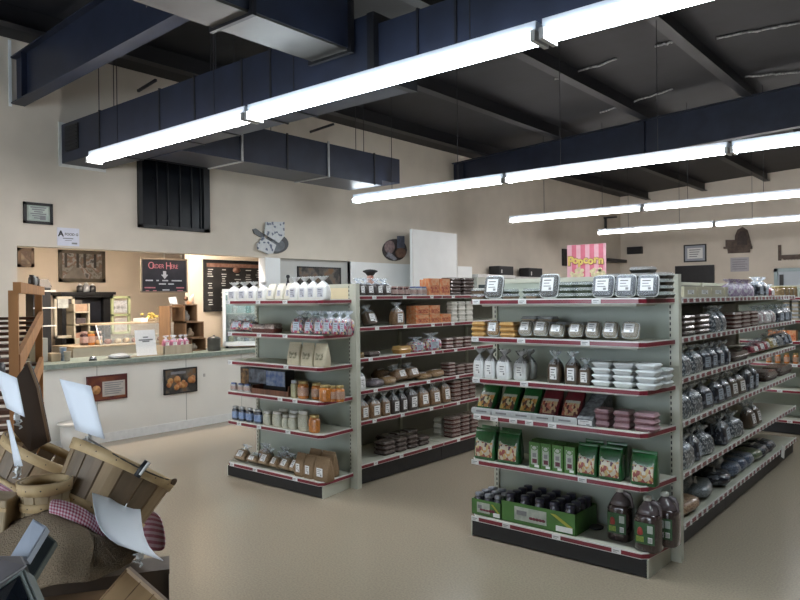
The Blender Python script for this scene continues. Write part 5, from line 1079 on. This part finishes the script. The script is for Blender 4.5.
t = thing('rooster_figurine', 'orange and white figurine on top of the cubby display', 'figurine', (X-.1, on(190, 303, 0, X-.1).y, ztop)); FO = mat('figurine_orange', (.50, .24, .10), .5, col2=(.5, .45, .38), scale=14)
MB().rings([[(a*math.cos(q*PI/6), b+a*math.sin(q*PI/6), z) for q in range(12)] for a, b, z in ((.05, 0, 0), (.055, 0, .03), (.04, .01, .06), (.03, .03, .09), (.025, .05, .12), (.01, .06, .14))], FO).obj('body', t); MB().lathe([(.0, .04), (.03, .06), (.02, .1), (0, .11)], mat('figurine_dark', (.12, .06, .03), .5, var=.2, scale=10), 10, cy=-.06).obj('tail', t)
# pot beside cubby
t = thing('soup_pot', 'dark metal pot with lid beside the glass door cooler', 'pot', (-7.85, on(214, 348, 0, -7.85).y, CT)); PM = mat('pot_grey', (.10, .095, .09), .3, metal=.5, var=.2, scale=8)
MB().lathe([(.08, 0), (.085, .01), (.085, .15), (.09, .155)], PM, 18).obj('pot_body', t); MB().lathe([(.09, .155), (.07, .18), (.015, .19), (.015, .205), (0, .21)], PM, 18).obj('lid', t)
# glass door counter cooler
X = -7.95; y0 = on(222.5, 340, 0, X).y; y1 = on(263, 340, 0, X).y; z0 = CT; z1 = on(240, 289, 0, X).z; CR = -.62
t = thing('countertop_cooler', 'bright white framed glass door cooler on the counter behind the white bags', 'cooler', (X, (y0+y1)/2, CT), CR); h = .275; v = z1-CT
w = MB()
for q in ((-h, -h+.04, .03, v), (h-.04, h, .03, v), (-h, h, v-.04, v), (-h, h, .03, .09)): w.box(-.01, .03, *q, mat('cooler_white', (.70, .73, .74), .35, var=.03, scale=10))
w.obj('door_frame', t); w = MB().box(-.38, -.01, -h, -h+.02, .03, v, EDGEW).box(-.38, -.01, h-.02, h, .03, v, EDGEW).box(-.38, -.01, -h, h, v-.02, v, EDGEW).box(-.38, -.01, -h, h, .03, .05, EDGEW).box(-.40, -.38, -h, h, .03, v, mat('cooler_inner', (.55, .62, .62), .4, var=.05, scale=5)); w.obj('cabinet_body', t)
MB().box(.0, .006, -h+.04, h-.04, .09, v-.04, GLS).obj('door_glass', t)
MB().box(-.05, -.035, -h+.05, h-.05, v-.07, v-.055, mat('cooler_lamp', (.8, .95, .95), .4, emit=(.7, .95, .95), estr=6)).obj('lamp', t)
for s in (-.8, .8): MB().lathe([(.02, 0), (.02, .03)], BLACK, 8, cx=-.1, cy=h*s).obj('foot', t)
for z in (.26, .48): MB().box(-.36, -.04, -h+.03, h-.03, z-.008, z, EDGEW).obj('wire_shelf', t)
for i, (k, zz, c_) in enumerate(((-.6, .05, (.5, .5, .2)), (-.2, .05, (.45, .5, .5)), (.2, .05, (.15, .2, .3)), (.55, .05, (.5, .5, .5)), (-.5, .26, (.06, .06, .07)), (.1, .26, (.4, .1, .08)), (-.4, .48, (.55, .55, .55)), (.3, .48, (.12, .3, .3)))):
    o = MB().lathe([(.035, 0), (.04, .01), (.04, .09), (.02, .12), (.02, .14)], mat('drink_%d' % i, c_, .3, coat=.5, var=.2, scale=20), 12).obj('drink_bottle', None, (X-.15*math.cos(CR)-h*k*math.sin(CR), (y0+y1)/2-.15*math.sin(CR)+h*k*math.cos(CR), CT+zz+.001)); tag(o, 'small drink in the counter cooler, %s from left on its %s shelf' % (ORD[[0, 1, 2, 3, 0, 1, 0, 1][i]], ['floor', 'middle', 'upper'][[0, 0, 0, 0, 1, 1, 2, 2][i]]), 'drink', 'drinks in the counter cooler')
# tap finial above far end shelving
p = on(288, 283, 0, XL+.22); t = thing('pump_dispenser', 'black pump dispenser showing above the tilted cream pouches', 'dispenser', (XL+.22, p.y, 0)); 
MB().lathe([(.14, 0), (.14, 1.0), (.1, 1.02)], mat('stand_grey', (.3, .3, .3), .5, var=.1, scale=10), 14).obj('stand', t); zz = on(289, 275, 0, XL+.2).z
MB().lathe([(.06, 1.02), (.06, zz-.25), (.02, zz-.1), (.012, zz-.05), (.03, zz-.03), (.02, zz)], BLACK, 12).obj('pump_bottle', t)
# dark figure above box aisle
X = -4.3; y = sy(382, X, 1.7); t = thing('hatted_figure', 'small red figurine with wide black hat on the top box aisle shelf', 'figurine', (X-.1, y-.05, ZA2[0]+.001))
MB().lathe([(.04, 0), (.05, .06), (.035, .16), (.03, .19)], mat('figure_red', (.32, .07, .04), .5, col2=(.4, .36, .3), scale=14), 12).obj('body', t); MB().lathe([(.03, .19), (.05, .215), (.07, .225), (.07, .235), (.04, .245), (0, .25)], BLACK, 16).obj('hat', t)
# kitchen machine and boxes near jamb
X = -9.0; t = thing('coffee_machine', 'black coffee machine with pale bars behind the wooden rack', 'machine', (X, on(42, 340, 0, X).y, 0)); zt_ = on(42, 279, 0, X).z; w_ = .11
MB().box(-.2, .0, -w_, w_, 0, .9, mat('stand_grey', (.3, .3, .3))).obj('stand', t); bev(MB().box(-.2, .02, -w_, w_, .9, zt_-.1, BLACK).obj('machine_body', t), .01)
MB().add([(-.2, -w_*.8, zt_-.1), (.0, -w_*.8, zt_-.1), (0, w_*1.2, zt_-.1), (-.2, w_*1.2, zt_-.1), (-.16, -w_*.6, zt_), (-.03, -w_*.6, zt_), (-.03, w_*.9, zt_), (-.16, w_*.9, zt_)], [(0,3,2,1), (4,5,6,7), (0,1,5,4), (1,2,6,5), (2,3,7,6), (3,0,4,7)], mat('hopper_brown', (.06, .05, .04), .5, var=.2, scale=10)).obj('hopper', t)
for k in (291, 308, 326): z = on(42, k, 0, X).z; MB().box(.02, .03, -w_, w_*1.5, z-.008, z+.008, EDGEW).obj('bar', t)
o = MB().box(-8.3, -8.05, on(37, 350, 0, -8.1).y, on(46, 350, 0, -8.1).y, CT+.001, on(42, 338, 0, -8.1).z, mat('carton_pale', (.42, .42, .38), .6, var=.05, scale=8)).obj('pale_carton'); tag(bev(o), 'tall pale carton on the counter end behind the wooden rack', 'carton')
o = MB().box(-8.2, -8.0, on(47.5, 356, 0, -8.1).y, on(57, 356, 0, -8.1).y, CT+.001, on(52, 353, 0, -8.1).z, MAPLE).obj('low_wooden_box'); tag(bev(o), 'low wooden box on the counter beside the tall pale carton', 'box')
# ------------------------------------------------------------------ wooden bread rack
RW = wood('rack_pine', (.50, .23, .08), (.38, .17, .06), 10)
PL_ = deep(13.5, 300, 2.95); PR_ = deep(38.5, 300, 4.0); PL_.z = PR_.z = 0
off = -RT*.55; off.z = 0; ax = (PR_-PL_); Lr = ax.length; rz = math.atan2(ax.y, ax.x); n_ = Vector((-ax.y, ax.x, 0)).normalized()
t = thing('bread_rack', 'open slatted wooden bread rack behind the bushel baskets', 'rack', PL_, rz)
ZT = 1.68
for a in (0, Lr):
    for b in (0, .5): MB().box(a-.018, a+.018, b-.018, b+.018, 0, ZT-.03 if a == 0 else ZT, RW).obj('post', t)
MB().box(-.018, Lr+.018, -.03, -.0, ZT-.04, ZT+.005, RW).box(-.018, Lr+.018, .5, .53, ZT-.04, ZT+.005, RW).obj('top_rail', t)
for zc in (1.38, 1.12, .86):
    for b in (-.022, .5):
        w = MB(); w.prismv([(0, zc-.08), (Lr, zc+.10), (Lr, zc+.17), (0, zc)], b, b+.02, RW); w.obj('side_rail', t)
    w = MB()
    for i in range(8): x = Lr*(i+.3)/8; z = zc-.04+.18*x/Lr; w.box(x, x+Lr/8*.7, -.02, .52, z, z+.014, wood('rack_slat', (.16, .07, .04), (.10, .045, .03), 10))
    w.obj('slatted_shelf', t)
MB().box(0, Lr, .52, .53, .7, ZT-.05, mat('rack_back', (.10, .09, .08), .7, var=.4, scale=4)).obj('back_panel', t)
def rk(u, b, z): return PL_+ax.normalized()*u+n_*b+Vector((0, 0, z))
for i, (u, b, zc, m_, r) in enumerate(((.35, .2, 1.12, (.45, .40, .32), .05), (.6, .15, 1.12, (.05, .05, .06), .045), (.8, .2, 1.12, (.5, .48, .45), .05), (.4, .2, .86, (.42, .26, .12), .055), (.75, .2, .86, (.10, .04, .03), .05), (.5, .2, 1.38, (.12, .10, .09), .045), (.85, .2, 1.38, (.5, .52, .54), .04))):
    z = zc-.04+.18*(u+.04)/Lr+.02+.012; o = MB().lathe([(r*.8, 0), (r, .02), (r, .08), (r*.6, .11), (r*.5, .13)], mat('rack_jar_%d' % i, m_, .35, coat=.4, var=.3, scale=15), 12).obj('stoneware_jar', None, rk(u, b, z)); tag(o, '%s small jar on the %s shelf of the bread rack, %s along it' % (['cream', 'black', 'white', 'tan', 'dark red', 'brown', 'pale'][i], {1.12: 'middle', .86: 'lower', 1.38: 'upper'}[zc], ['nearer', 'midway', 'farther'][min(2, int(u*3))]), 'jar')
for i, u in enumerate((.6, .72, .85)): o = MB().lathe([(.013, 0), (.016, .008), (.015, .035), (.01, .043), (.011, .05)], mat('spice_jar_%s' % 'ab'[i % 2], [(.06, .04, .03), (.6, .6, .58)][i % 2], .35, var=.2, scale=20), 10).obj('spice_jar', None, rk(u, -.015, ZT+.006)); tag(o, '%s spice jar standing on the bread rack rail, %s from left' % (['dark', 'white'][i % 2], ORD[i]), 'jar')
# ------------------------------------------------------------------ basket display
SL1 = wood('basket_slat', (.40, .28, .16), (.24, .165, .09), 18); SLB = wood('basket_slat_weathered', (.20, .135, .08), (.12, .085, .05), 18)
HOOP = wood('basket_hoop', (.56, .40, .21), (.46, .32, .16), 18); NAIL = mat('nail_dark', (.05, .04, .03), .5, var=.2, scale=40)
def basket(label, origin, axis, R_, r_, h, n, slat, alt=None, handle=False, twist=0, group=None):
    z = axis.normalized(); x = RT-z*RT.dot(z); x.normalize(); y = z.cross(x)
    t = thing('bushel_basket', label, 'basket', group=group); m_ = Matrix((x, y, z)).transposed().to_4x4(); m_.translation = origin-z*h
    t.matrix_world = m_
    for j in range(n):
        m2 = alt if alt and j % 3 else slat
        a0 = 2*PI*j/n+twist; a1 = a0+2*PI/n*.90; w = MB(); ps = []
        for zz in (0, h*.33, h*.66, h):
            q = r_+(R_-r_)*zz/h
            for rr in (q, q-.005):
                for a in (a0, (a0+a1)/2, a1): ps.append((rr*math.cos(a), rr*math.sin(a), zz))
        f = []
        for k in range(3):
            o = k*6
            for i in (0, 1): f += [(o+i, o+i+1, o+7+i, o+6+i), (o+3+i, o+9+i, o+10+i, o+4+i)]
            f += [(o, o+6, o+9, o+3), (o+2, o+5, o+11, o+8)]
        f += [(18, 19, 22, 21), (19, 20, 23, 22)]
        w.add(ps, f, m2); w.obj('slat', t)
    MB().lathe([(r_-.008, 0), (r_-.008, .008)], slat, 28).obj('base', t)
    for zz, hh, nm in ((h-.035, .037, 'rim_hoop'), (h*.42, .026, 'middle_hoop'), (0.0, .028, 'bottom_hoop')):
        q0 = r_+(R_-r_)*zz/h; q1 = r_+(R_-r_)*(zz+hh)/h; N = 40; w = MB()
        w.rings([[(rr*math.cos(2*PI*i/N), rr*math.sin(2*PI*i/N), z_) for i in range(N)] for rr, z_ in ((q0+.001, zz), (q0+.006, zz), (q1+.006, zz+hh), (q1+.001, zz+hh))], HOOP, True, cap=False)
        for i in range(n):
            a = 2*PI*(i+.45)/n+twist; q = (q0+q1)/2+.006; w.box(0, 0, 0, 0, 0, 0, NAIL) if False else w.add([(q*math.cos(a+da), q*math.sin(a+da), zz+hh*.5+dz) for da, dz in ((-.003/q, 0), (0, -.003), (.003/q, 0), (0, .003))] + [((q+.0015)*math.cos(a), (q+.0015)*math.sin(a), zz+hh*.5)], [(0,1,4), (1,2,4), (2,3,4), (3,0,4)], NAIL)
        w.obj(nm, t)
    if nm and not handle:
        N = 40; w = MB(); w.rings([[(rr*math.cos(2*PI*i/N), rr*math.sin(2*PI*i/N), z_) for i in range(N)] for rr, z_ in ((R_-.006, h-.03), (R_-.011, h-.03), (R_-.010, h+.001), (R_-.005, h+.001))], HOOP, True, cap=False); w.obj('inner_hoop', t)
    return t
rt_ = RT.copy(); rt_.z = 0; rt_.normalize(); fw_ = FW.copy(); fw_.z = 0; fw_.normalize(); ZU = Vector((0, 0, 1))
D1 = 2.45; c1 = deep(125, 461, D1+.07)
ax1 = (ZU*math.cos(math.radians(24))+rt_*math.sin(math.radians(24))+fw_*.42).normalized()
b1 = basket('large tilted bushel basket with wire handle and black grip, nearest the counter', c1, ax1, .190, .135, .33, 16, SL1, SLB, True, .1)
# handle lying along the rim
w = MB(); pts = [Vector((.193*math.cos(a), .193*math.sin(a), .332+.012*math.sin(a*2))) for a in [math.radians(-112+q*11) for q in range(11)]]
w.tube(pts, .0035, NAIL, 6); w.obj('wire_handle', b1)
MB().lathe([(.007, -.012), (.009, -.008), (.009, .006), (.004, .012)], wood('knob_wood', (.12, .07, .035), (.08, .045, .02), 20), 10, cx=.203, cy=-.01).obj('handle_knob', b1).location = (0, 0, .33)
k = pts[6]; o = MB().tube([(k.x-.008, k.y-.006, k.z-.028), (k.x+.002, k.y-.008, k.z+.03)], .012, BLACK, 10).obj('black_grip', b1); o = MB().tube([(k.x+.004, k.y-.016, k.z-.02), (k.x+.012, k.y-.018, k.z+.028)], .005, EDGEW, 6).obj('grip_shine', b1)
c2 = deep(50, 452, 2.86)
ax2 = (ZU*math.cos(math.radians(27))+rt_*math.sin(math.radians(27))+fw_*.22).normalized()
basket('bushel basket tilted toward its neighbour, behind the small upright basket', c2, ax2, .185, .145, .27, 16, SL1, SLB, False, .3)
c3 = deep(45, 480, 2.3)
basket('small upright peck basket of pale slats between the two tilted baskets', c3, ZU, .079, .064, .15, 11, wood('pale_slat', (.42, .32, .19), (.34, .25, .15), 20), None, False, .2)
def sheet(name, grid, m_, th=.004, sub=2, parent=None, uvs=1):
    """grid: rows of world points, smoothed"""
    nr, nc = len(grid), len(grid[0]); O = grid[0][0].copy(); vs = [tuple(p-O) for r in grid for p in r]
    fs = [(r*nc+c, r*nc+c+1, (r+1)*nc+c+1, (r+1)*nc+c) for r in range(nr-1) for c in range(nc-1)]
    me = bpy.data.meshes.new(name); me.from_pydata(vs, [], fs); me.materials.append(m_); uv = me.uv_layers.new(name='UVMap')
    for pl_ in me.polygons:
        pl_.use_smooth = True
        for li, vi in zip(pl_.loop_indices, pl_.vertices): uv.data[li].uv = ((vi % nc)/(nc-1), (vi//nc)/(nr-1))
    o = bpy.data.objects.new(name, me); COL.objects.link(o)
    if parent: o.parent = parent
    o.location = O
    if sub: s = o.modifiers.new('soft', 'SUBSURF'); s.levels = s.render_levels = sub
    s = o.modifiers.new('thick', 'SOLIDIFY'); s.thickness = th; s.offset = -1; return o
def gingham():
    m = bpy.data.materials.new('gingham'); m.use_nodes = True; nt = m.node_tree; N = nt.nodes; L = nt.links; b = N['Principled BSDF']; b.inputs['Roughness'].default_value = .85
    tc = N.new('ShaderNodeUVMap'); sp = N.new('ShaderNodeSeparateXYZ'); L.new(tc.outputs[0], sp.inputs[0]); outs = []
    for i, f in ((0, 24), (1, 7)):
        a = N.new('ShaderNodeMath'); a.operation = 'MULTIPLY'; a.inputs[1].default_value = f; L.new(sp.outputs[i], a.inputs[0])
        c = N.new('ShaderNodeMath'); c.operation = 'FRACT'; L.new(a.outputs[0], c.inputs[0]); d = N.new('ShaderNodeMath'); d.operation = 'GREATER_THAN'; d.inputs[1].default_value = .5; L.new(c.outputs[0], d.inputs[0]); outs.append(d)
    s = N.new('ShaderNodeMath'); s.operation = 'ADD'; L.new(outs[0].outputs[0], s.inputs[0]); L.new(outs[1].outputs[0], s.inputs[1]); k = N.new('ShaderNodeMath'); k.operation = 'DIVIDE'; k.inputs[1].default_value = 2; L.new(s.outputs[0], k.inputs[0])
    r = N.new('ShaderNodeValToRGB'); e = r.color_ramp.elements; e[0].color = (.50, .42, .44, 1); e[1].color = (.20, .02, .045, 1); n = e.new(.5); n.color = (.36, .16, .20, 1); L.new(k.outputs[0], r.inputs[0]); L.new(r.outputs[0], b.inputs['Base Color']); return m
GING = gingham()
BUR = mat('burlap', (.30, .22, .14), .95, col2=(.19, .14, .09), scale=240, bump=1)
# table crates under the display
TW = wood('table_wood', (.24, .14, .07), (.16, .095, .05), 8)
yaw2 = YAW
AN = math.radians(18.3)
rw = Vector((math.cos(YAW+AN), math.sin(YAW+AN), 0)); fv = Vector((-rw.y, rw.x, 0))
def wbox(name, label, px1, wd, ztop, d0, dep, hh, m_, planks):
    a = deep(px1, 500, d0); c = a-rw*wd/2+fv*dep/2; c.z = ztop-hh
    t = thing(name, label, 'crate', c, YAW+AN); dd = dep/2
    for i in range(planks):
        x0 = -wd/2+wd*i/planks; MB().box(x0, x0+wd/planks-.004, -dd, -dd+.015, 0, hh-.016, m_).obj('front_board', t)
    MB().box(-wd/2, -wd/2+.015, -dd, dd, 0, hh-.016, m_).obj('side_board', t); MB().box(wd/2-.015, wd/2, -dd, dd, 0, hh-.016, m_).obj('side_board', t); MB().box(-wd/2, wd/2, dd-.015, dd, 0, hh-.016, m_).obj('back_board', t)
    MB().box(-wd/2-.002, wd/2+.002, -dd-.005, dd+.005, hh-.016, hh, m_).obj('top_board', t); return t
wbox('display_crate', 'brown boarded display crate under the burlap at the front', 122, .80, .66, 2.1, .22, .66, TW, 5)
wbox('display_crate', 'tall dark wooden crate at the display corner beside the open floor', 168, .9, .70, 2.36, .12, .70, wood('table_wood_dark', (.07, .045, .028), (.045, .03, .02), 8), 2)
wbox('display_crate', 'wooden crate carrying the tilted bushel baskets behind the burlap', 118, .75, .62, 2.52, .35, .62, TW, 5)
wbox('display_crate', 'small crate at the lower left carrying the boxed frames', 18, .5, .74, 1.62, .26, .74, TW, 3)
# burlap drape
G = lambda rows: [[deep(*p) for p in r] for r in rows]
o = sheet('burlap_cloth', G([[(-14, 532, 2.26), (8, 526, 2.25), (30, 517, 2.24), (50, 510, 2.23), (66, 517, 2.22), (80, 524, 2.21), (96, 531, 2.22), (112, 541, 2.24), (126, 550, 2.25), (138, 554, 2.25)],
    [(-14, 540, 2.20), (8, 534, 2.19), (28, 527, 2.18), (48, 521, 2.15), (64, 525, 2.16), (80, 531, 2.13), (95, 538, 2.16), (110, 548, 2.19), (123, 554, 2.20), (136, 557, 2.23)],
    [(-14, 556, 2.12), (8, 550, 2.13), (26, 542, 2.10), (46, 535, 2.13), (62, 538, 2.08), (78, 543, 2.09), (93, 549, 2.08), (108, 557, 2.13), (120, 559, 2.19), (133, 560, 2.20)],
    [(-14, 575, 2.06), (8, 570, 2.08), (25, 561, 2.04), (44, 553, 2.07), (60, 554, 2.03), (76, 558, 2.05), (90, 562, 2.05), (104, 566, 2.09), (117, 564, 2.12), (130, 562, 2.19)],
    [(-14, 596, 2.02), (8, 590, 2.03), (24, 580, 2.0), (43, 571, 2.03), (58, 570, 1.99), (74, 572, 2.02), (88, 574, 2.01), (101, 573, 2.05), (114, 569, 2.10), (127, 565, 2.17)],
    [(-14, 612, 2.01), (8, 606, 2.01), (24, 598, 1.99), (42, 588, 2.0), (57, 584, 1.985), (72, 583, 2.0), (85, 582, 2.01), (98, 578, 2.04), (111, 573, 2.08), (124, 567, 2.15)]]), BUR, .008)
tag(o, 'brown burlap sacking draped over the front crate below the baskets', 'burlap cloth')
o = sheet('gingham_cloth', G([[(50, 499, 2.26), (64, 501, 2.24), (80, 507, 2.23), (94, 516, 2.23), (104, 527, 2.24), (110, 541, 2.26)], [(50, 508, 2.20), (64, 511, 2.18), (79, 517, 2.17), (92, 526, 2.17), (101, 535, 2.18), (106, 547, 2.2)], [(50, 517, 2.22), (63, 520, 2.2), (77, 527, 2.19), (89, 534, 2.19), (97, 542, 2.20), (102, 552, 2.22)]]), GING, .004)
tag(o, 'red gingham cloth tucked under the large tilted basket', 'cloth')
o = sheet('gingham_cloth', G([[(-4, 480, 2.52), (6, 486, 2.49), (18, 494, 2.48)], [(-4, 492, 2.50), (6, 496, 2.47), (19, 503, 2.46)], [(-4, 500, 2.52), (6, 504, 2.49), (20, 512, 2.48)]]), GING); tag(o, 'red gingham cloth under the basket tilted at the frame edge', 'cloth')
o = sheet('gingham_cloth', G([[(138, 512, 2.75), (150, 510, 2.70), (160, 513, 2.66)], [(138, 528, 2.72), (152, 526, 2.65), (165, 530, 2.63)], [(138, 548, 2.70), (152, 550, 2.62), (167, 553, 2.60)]]), GING); tag(o, 'corner of red gingham cloth showing beyond the curled white card', 'cloth')
# cloth-covered mound supporting the tilted baskets
def blk(name, label, cat, px, py, d, sx_, sy_, sz, rz_, rx, ry, m_, parts=None):
    t = thing(name, label, cat, deep(px, py, d)); t.rotation_euler = Euler((rx, ry, YAW+rz_)); return t
t = blk('wooden_block', 'light wooden crate corner at the left picture edge beside the gingham', 'crate', -2, 512, 2.25, 0, 0, 0, 0, 0, .1, None)
bev(MB().box(-.06, .052, -.05, .05, -.05, .055, wood('pale_slat', (.42, .32, .19), (.34, .25, .15), 20)).obj('crate_body', t), .006); MB().box(-.06, .054, -.055, -.05, .02, .032, HOOP).obj('batten', t)
# cards in wire holders
CARD = mat('card_white', (.78, .83, .90), .5, var=.03, scale=5); CLEARP = mat('clip_clear', (.55, .56, .56), .2, coat=.6, var=.2, scale=30)
def card(label, pts, clip, d_clip, bend=None):
    P = [deep(*p) for p in pts]; O = P[3].lerp(P[2], .5); t = thing('price_card', label, 'card', deep(clip[0], clip[1], d_clip))
    O = t.location.copy(); n = (P[1]-P[0]).cross(P[3]-P[0]).normalized(); 
    grid = [[P[0].lerp(P[1], u/4).lerp(P[3].lerp(P[2], u/4), v/5) for u in range(5)] for v in range(6)]
    if bend:
        for v, r in enumerate(grid):
            for p in r: p += n*bend*math.sin(PI*v/5)
    o = sheet('card', grid, CARD, .002, 0, t); o.location = Vector(grid[0][0])-O
    a = Vector((0, 0, 0)); b = P[3].lerp(P[2], .5)-O
    MB().tube([a, a.lerp(b, .5)+Vector((0, 0, .003)), b], .006, CLEARP, 8).obj('clip_stem', t)
    w = MB(); w.tube([a+Vector((.012*math.cos(i*.9), .012*math.sin(i*.9), .003*i-.012)) for i in range(14)], .003, CLEARP, 5); w.obj('spiral_clip', t)
    MB().box(-.008, .008, -.008, .008, -.006, .012, EDGEW).obj('clip_head', t).location = b*.55
    return t
card('white price card standing on the rim of the large bushel basket', [(60, 379, 2.50), (91, 386, 2.36), (105, 439, 2.36), (76, 430, 2.46)], (87, 446, 2.42), 2.42)
card('white price card clipped high at the left, before the brown panel', [(-6, 368, 2.60), (17, 378, 2.46), (25, 417, 2.44), (7, 408, 2.54)], (18, 425, 2.5), 2.5)
card('narrow white price card seen almost edge on, above the small peck basket', [(7, 420, 2.50), (10, 420, 2.36), (23, 466, 2.34), (15, 466, 2.44)], (17, 478, 2.42), 2.42)
t = card('large curled white card leaning against the big basket', [(92, 493, 2.28), (140, 508, 2.40), (163, 561, 2.20), (118, 545, 2.05)], (138, 562, 2.1), 2.12, .03)
P = [deep(*p) for p in ((138, 507, 2.42), (147, 515, 2.43), (166, 562, 2.24), (160, 558, 2.22))]
# brown curved panel behind the cards
w = MB(); pts = [deep(*p) for p in ((16, 378, 2.85), (28, 362, 2.9), (38, 388, 2.9), (49, 442, 2.86), (30, 452, 2.82), (14, 432, 2.8))]; O = pts[0]; n = -fw_*.02
w.add([p-O for p in pts]+[p-O-n for p in pts], [tuple(range(5, -1, -1)), tuple(range(6, 12))]+[(i, (i+1) % 6, 6+(i+1) % 6, 6+i) for i in range(6)], wood('panel_umber', (.085, .045, .022), (.05, .028, .016), 5))
t = thing('leaning_board', 'dark brown wooden panel leaning between bread rack and baskets', 'panel', O); w.obj('panel_board', t); MB().tube([pts[1]-O, pts[2]-O, pts[3]-O], .006, TW, 6).obj('edge_bead', t)
# slatted crate tilted on its corner at the front
t = thing('slatted_crate', 'light slatted wooden crate resting on its corner below the curled card', 'crate', deep(127, 571, 1.95)); t.rotation_euler = Euler((.12, math.radians(42), YAW), 'XYZ')
PS = wood('crate_pine', (.42, .27, .13), (.31, .19, .09), 16)
MB().box(-.004, .15, .004, .03, -.16, -.004, TW).obj('inner_box', t)
for i in range(3): MB().box(.05*i, .05*i+.047, -.004, .004, -.17, 0, PS).obj('front_slat', t)
MB().box(0, .16, .004, .012, -.004, 0, PS).obj('top_batten', t); MB().box(-.006, 0, .004, .012, -.17, 0, PS).obj('side_batten', t)
# picture frames / boxed goods at the lower left
def tilt_box(name, label, cat, pts, th, m_face, m_side, inner=None):
    P = [deep(*p) for p in pts]; n = (P[1]-P[0]).cross(P[3]-P[0]).normalized(); n = n if n.dot(FW) < 0 else -n
    O = sum(P, Vector())/4; t = thing(name, label, cat, O); F = [p-O for p in P]; B = [p-O-n*th for p in P]
    w = MB(); w.add(F+B, [(0,1,2,3), (7,6,5,4), (0,4,5,1), (1,5,6,2), (2,6,7,3), (3,7,4,0)], m_side); w.obj('case', t)
    I = [p*.9+n*.0015 for p in F]; I2 = [p+n*.001 for p in I]; w = MB(); w.add(I2+I, [(0,1,2,3), (7,6,5,4), (0,4,5,1), (1,5,6,2), (2,6,7,3), (3,7,4,0)], m_face); w.obj('face_panel', t)
    if inner: I = [p*.72+n*.0035 for p in F]; I2 = [p+n*.001 for p in I]; w = MB(); w.add(I2+I, [(0,1,2,3), (7,6,5,4), (0,4,5,1), (1,5,6,2), (2,6,7,3), (3,7,4,0)], inner); w.obj('glass', t)
BF = mat('frame_pale_blue', (.48, .53, .62), .4, var=.05, scale=8); DF = mat('frame_slate', (.035, .045, .05), .35, var=.3, scale=8); GE = mat('frame_grey_green', (.13, .15, .14), .45, var=.15, scale=10)
tilt_box('framed_box', 'pale blue white boxed frame leaning on the burlap', 'box', [(33, 519, 1.98), (47, 527, 1.95), (27, 560, 1.86), (10, 557, 1.88)], .02, BF, BF)
tilt_box('framed_box', 'dark slate boxed frame leaning behind the pale blue one', 'box', [(42, 530, 2.0), (56, 541, 1.97), (30, 584, 1.84), (22, 566, 1.9)], .02, DF, GE)
tilt_box('glass_box', 'grey box lying at the lower left, top face', 'box', [(-12, 556, 1.86), (22, 556, 1.84), (27, 566, 1.76), (-12, 592, 1.72)], .03, mat('box_plum_grey', (.12, .11, .12), .4, var=.2, scale=8), mat('box_plum_edge', (.32, .30, .30), .4, var=.1, scale=8))
tilt_box('glass_box', 'dark glass fronted box at the lower left corner below the grey box', 'box', [(-14, 594, 1.74), (24, 568, 1.76), (40, 606, 1.66), (-14, 636, 1.62)], .04, GE, GE, mat('dark_glass', (.012, .016, .024)))
# ------------------------------------------------------------------ kitchen lamp and daylight
t = thing('kitchen_ceiling_lamp', 'ceiling lamp panel above the serving kitchen, hidden by the wall header', 'lamp', (-8.5+.4, 4.7, 2.75)); MB().box(-.15, .15, -1.1, 1.1, -.05, 0, WHITE).obj('housing', t); MB().box(-.13, .13, -1.05, 1.05, -.06, -.05, mat('warm_panel', (1, .9, .8), .4, emit=(1, .89, .79), estr=25)).obj('diffuser', t)
wd_ = bpy.data.worlds.new('sky'); S.world = wd_; wd_.use_nodes = True; nt = wd_.node_tree; bg = nt.nodes['Background']
bg.inputs[0].default_value = (.78, .89, 1.0, 1); bg.inputs[1].default_value = 3.5
S.view_settings.view_transform = 'Standard'; S.view_settings.look = 'None'; S.view_settings.gamma = 1; S.view_settings.use_curve_mapping = False; S.view_settings.exposure = 1.2
cy = S.cycles; cy.max_bounces = 6; cy.diffuse_bounces = 4; cy.glossy_bounces = 3; cy.transparent_max_bounces = 12; cy.sample_clamp_indirect = 6; cy.use_denoising = True
try: cy.denoiser = 'OPENIMAGEDENOISE'
except Exception: pass
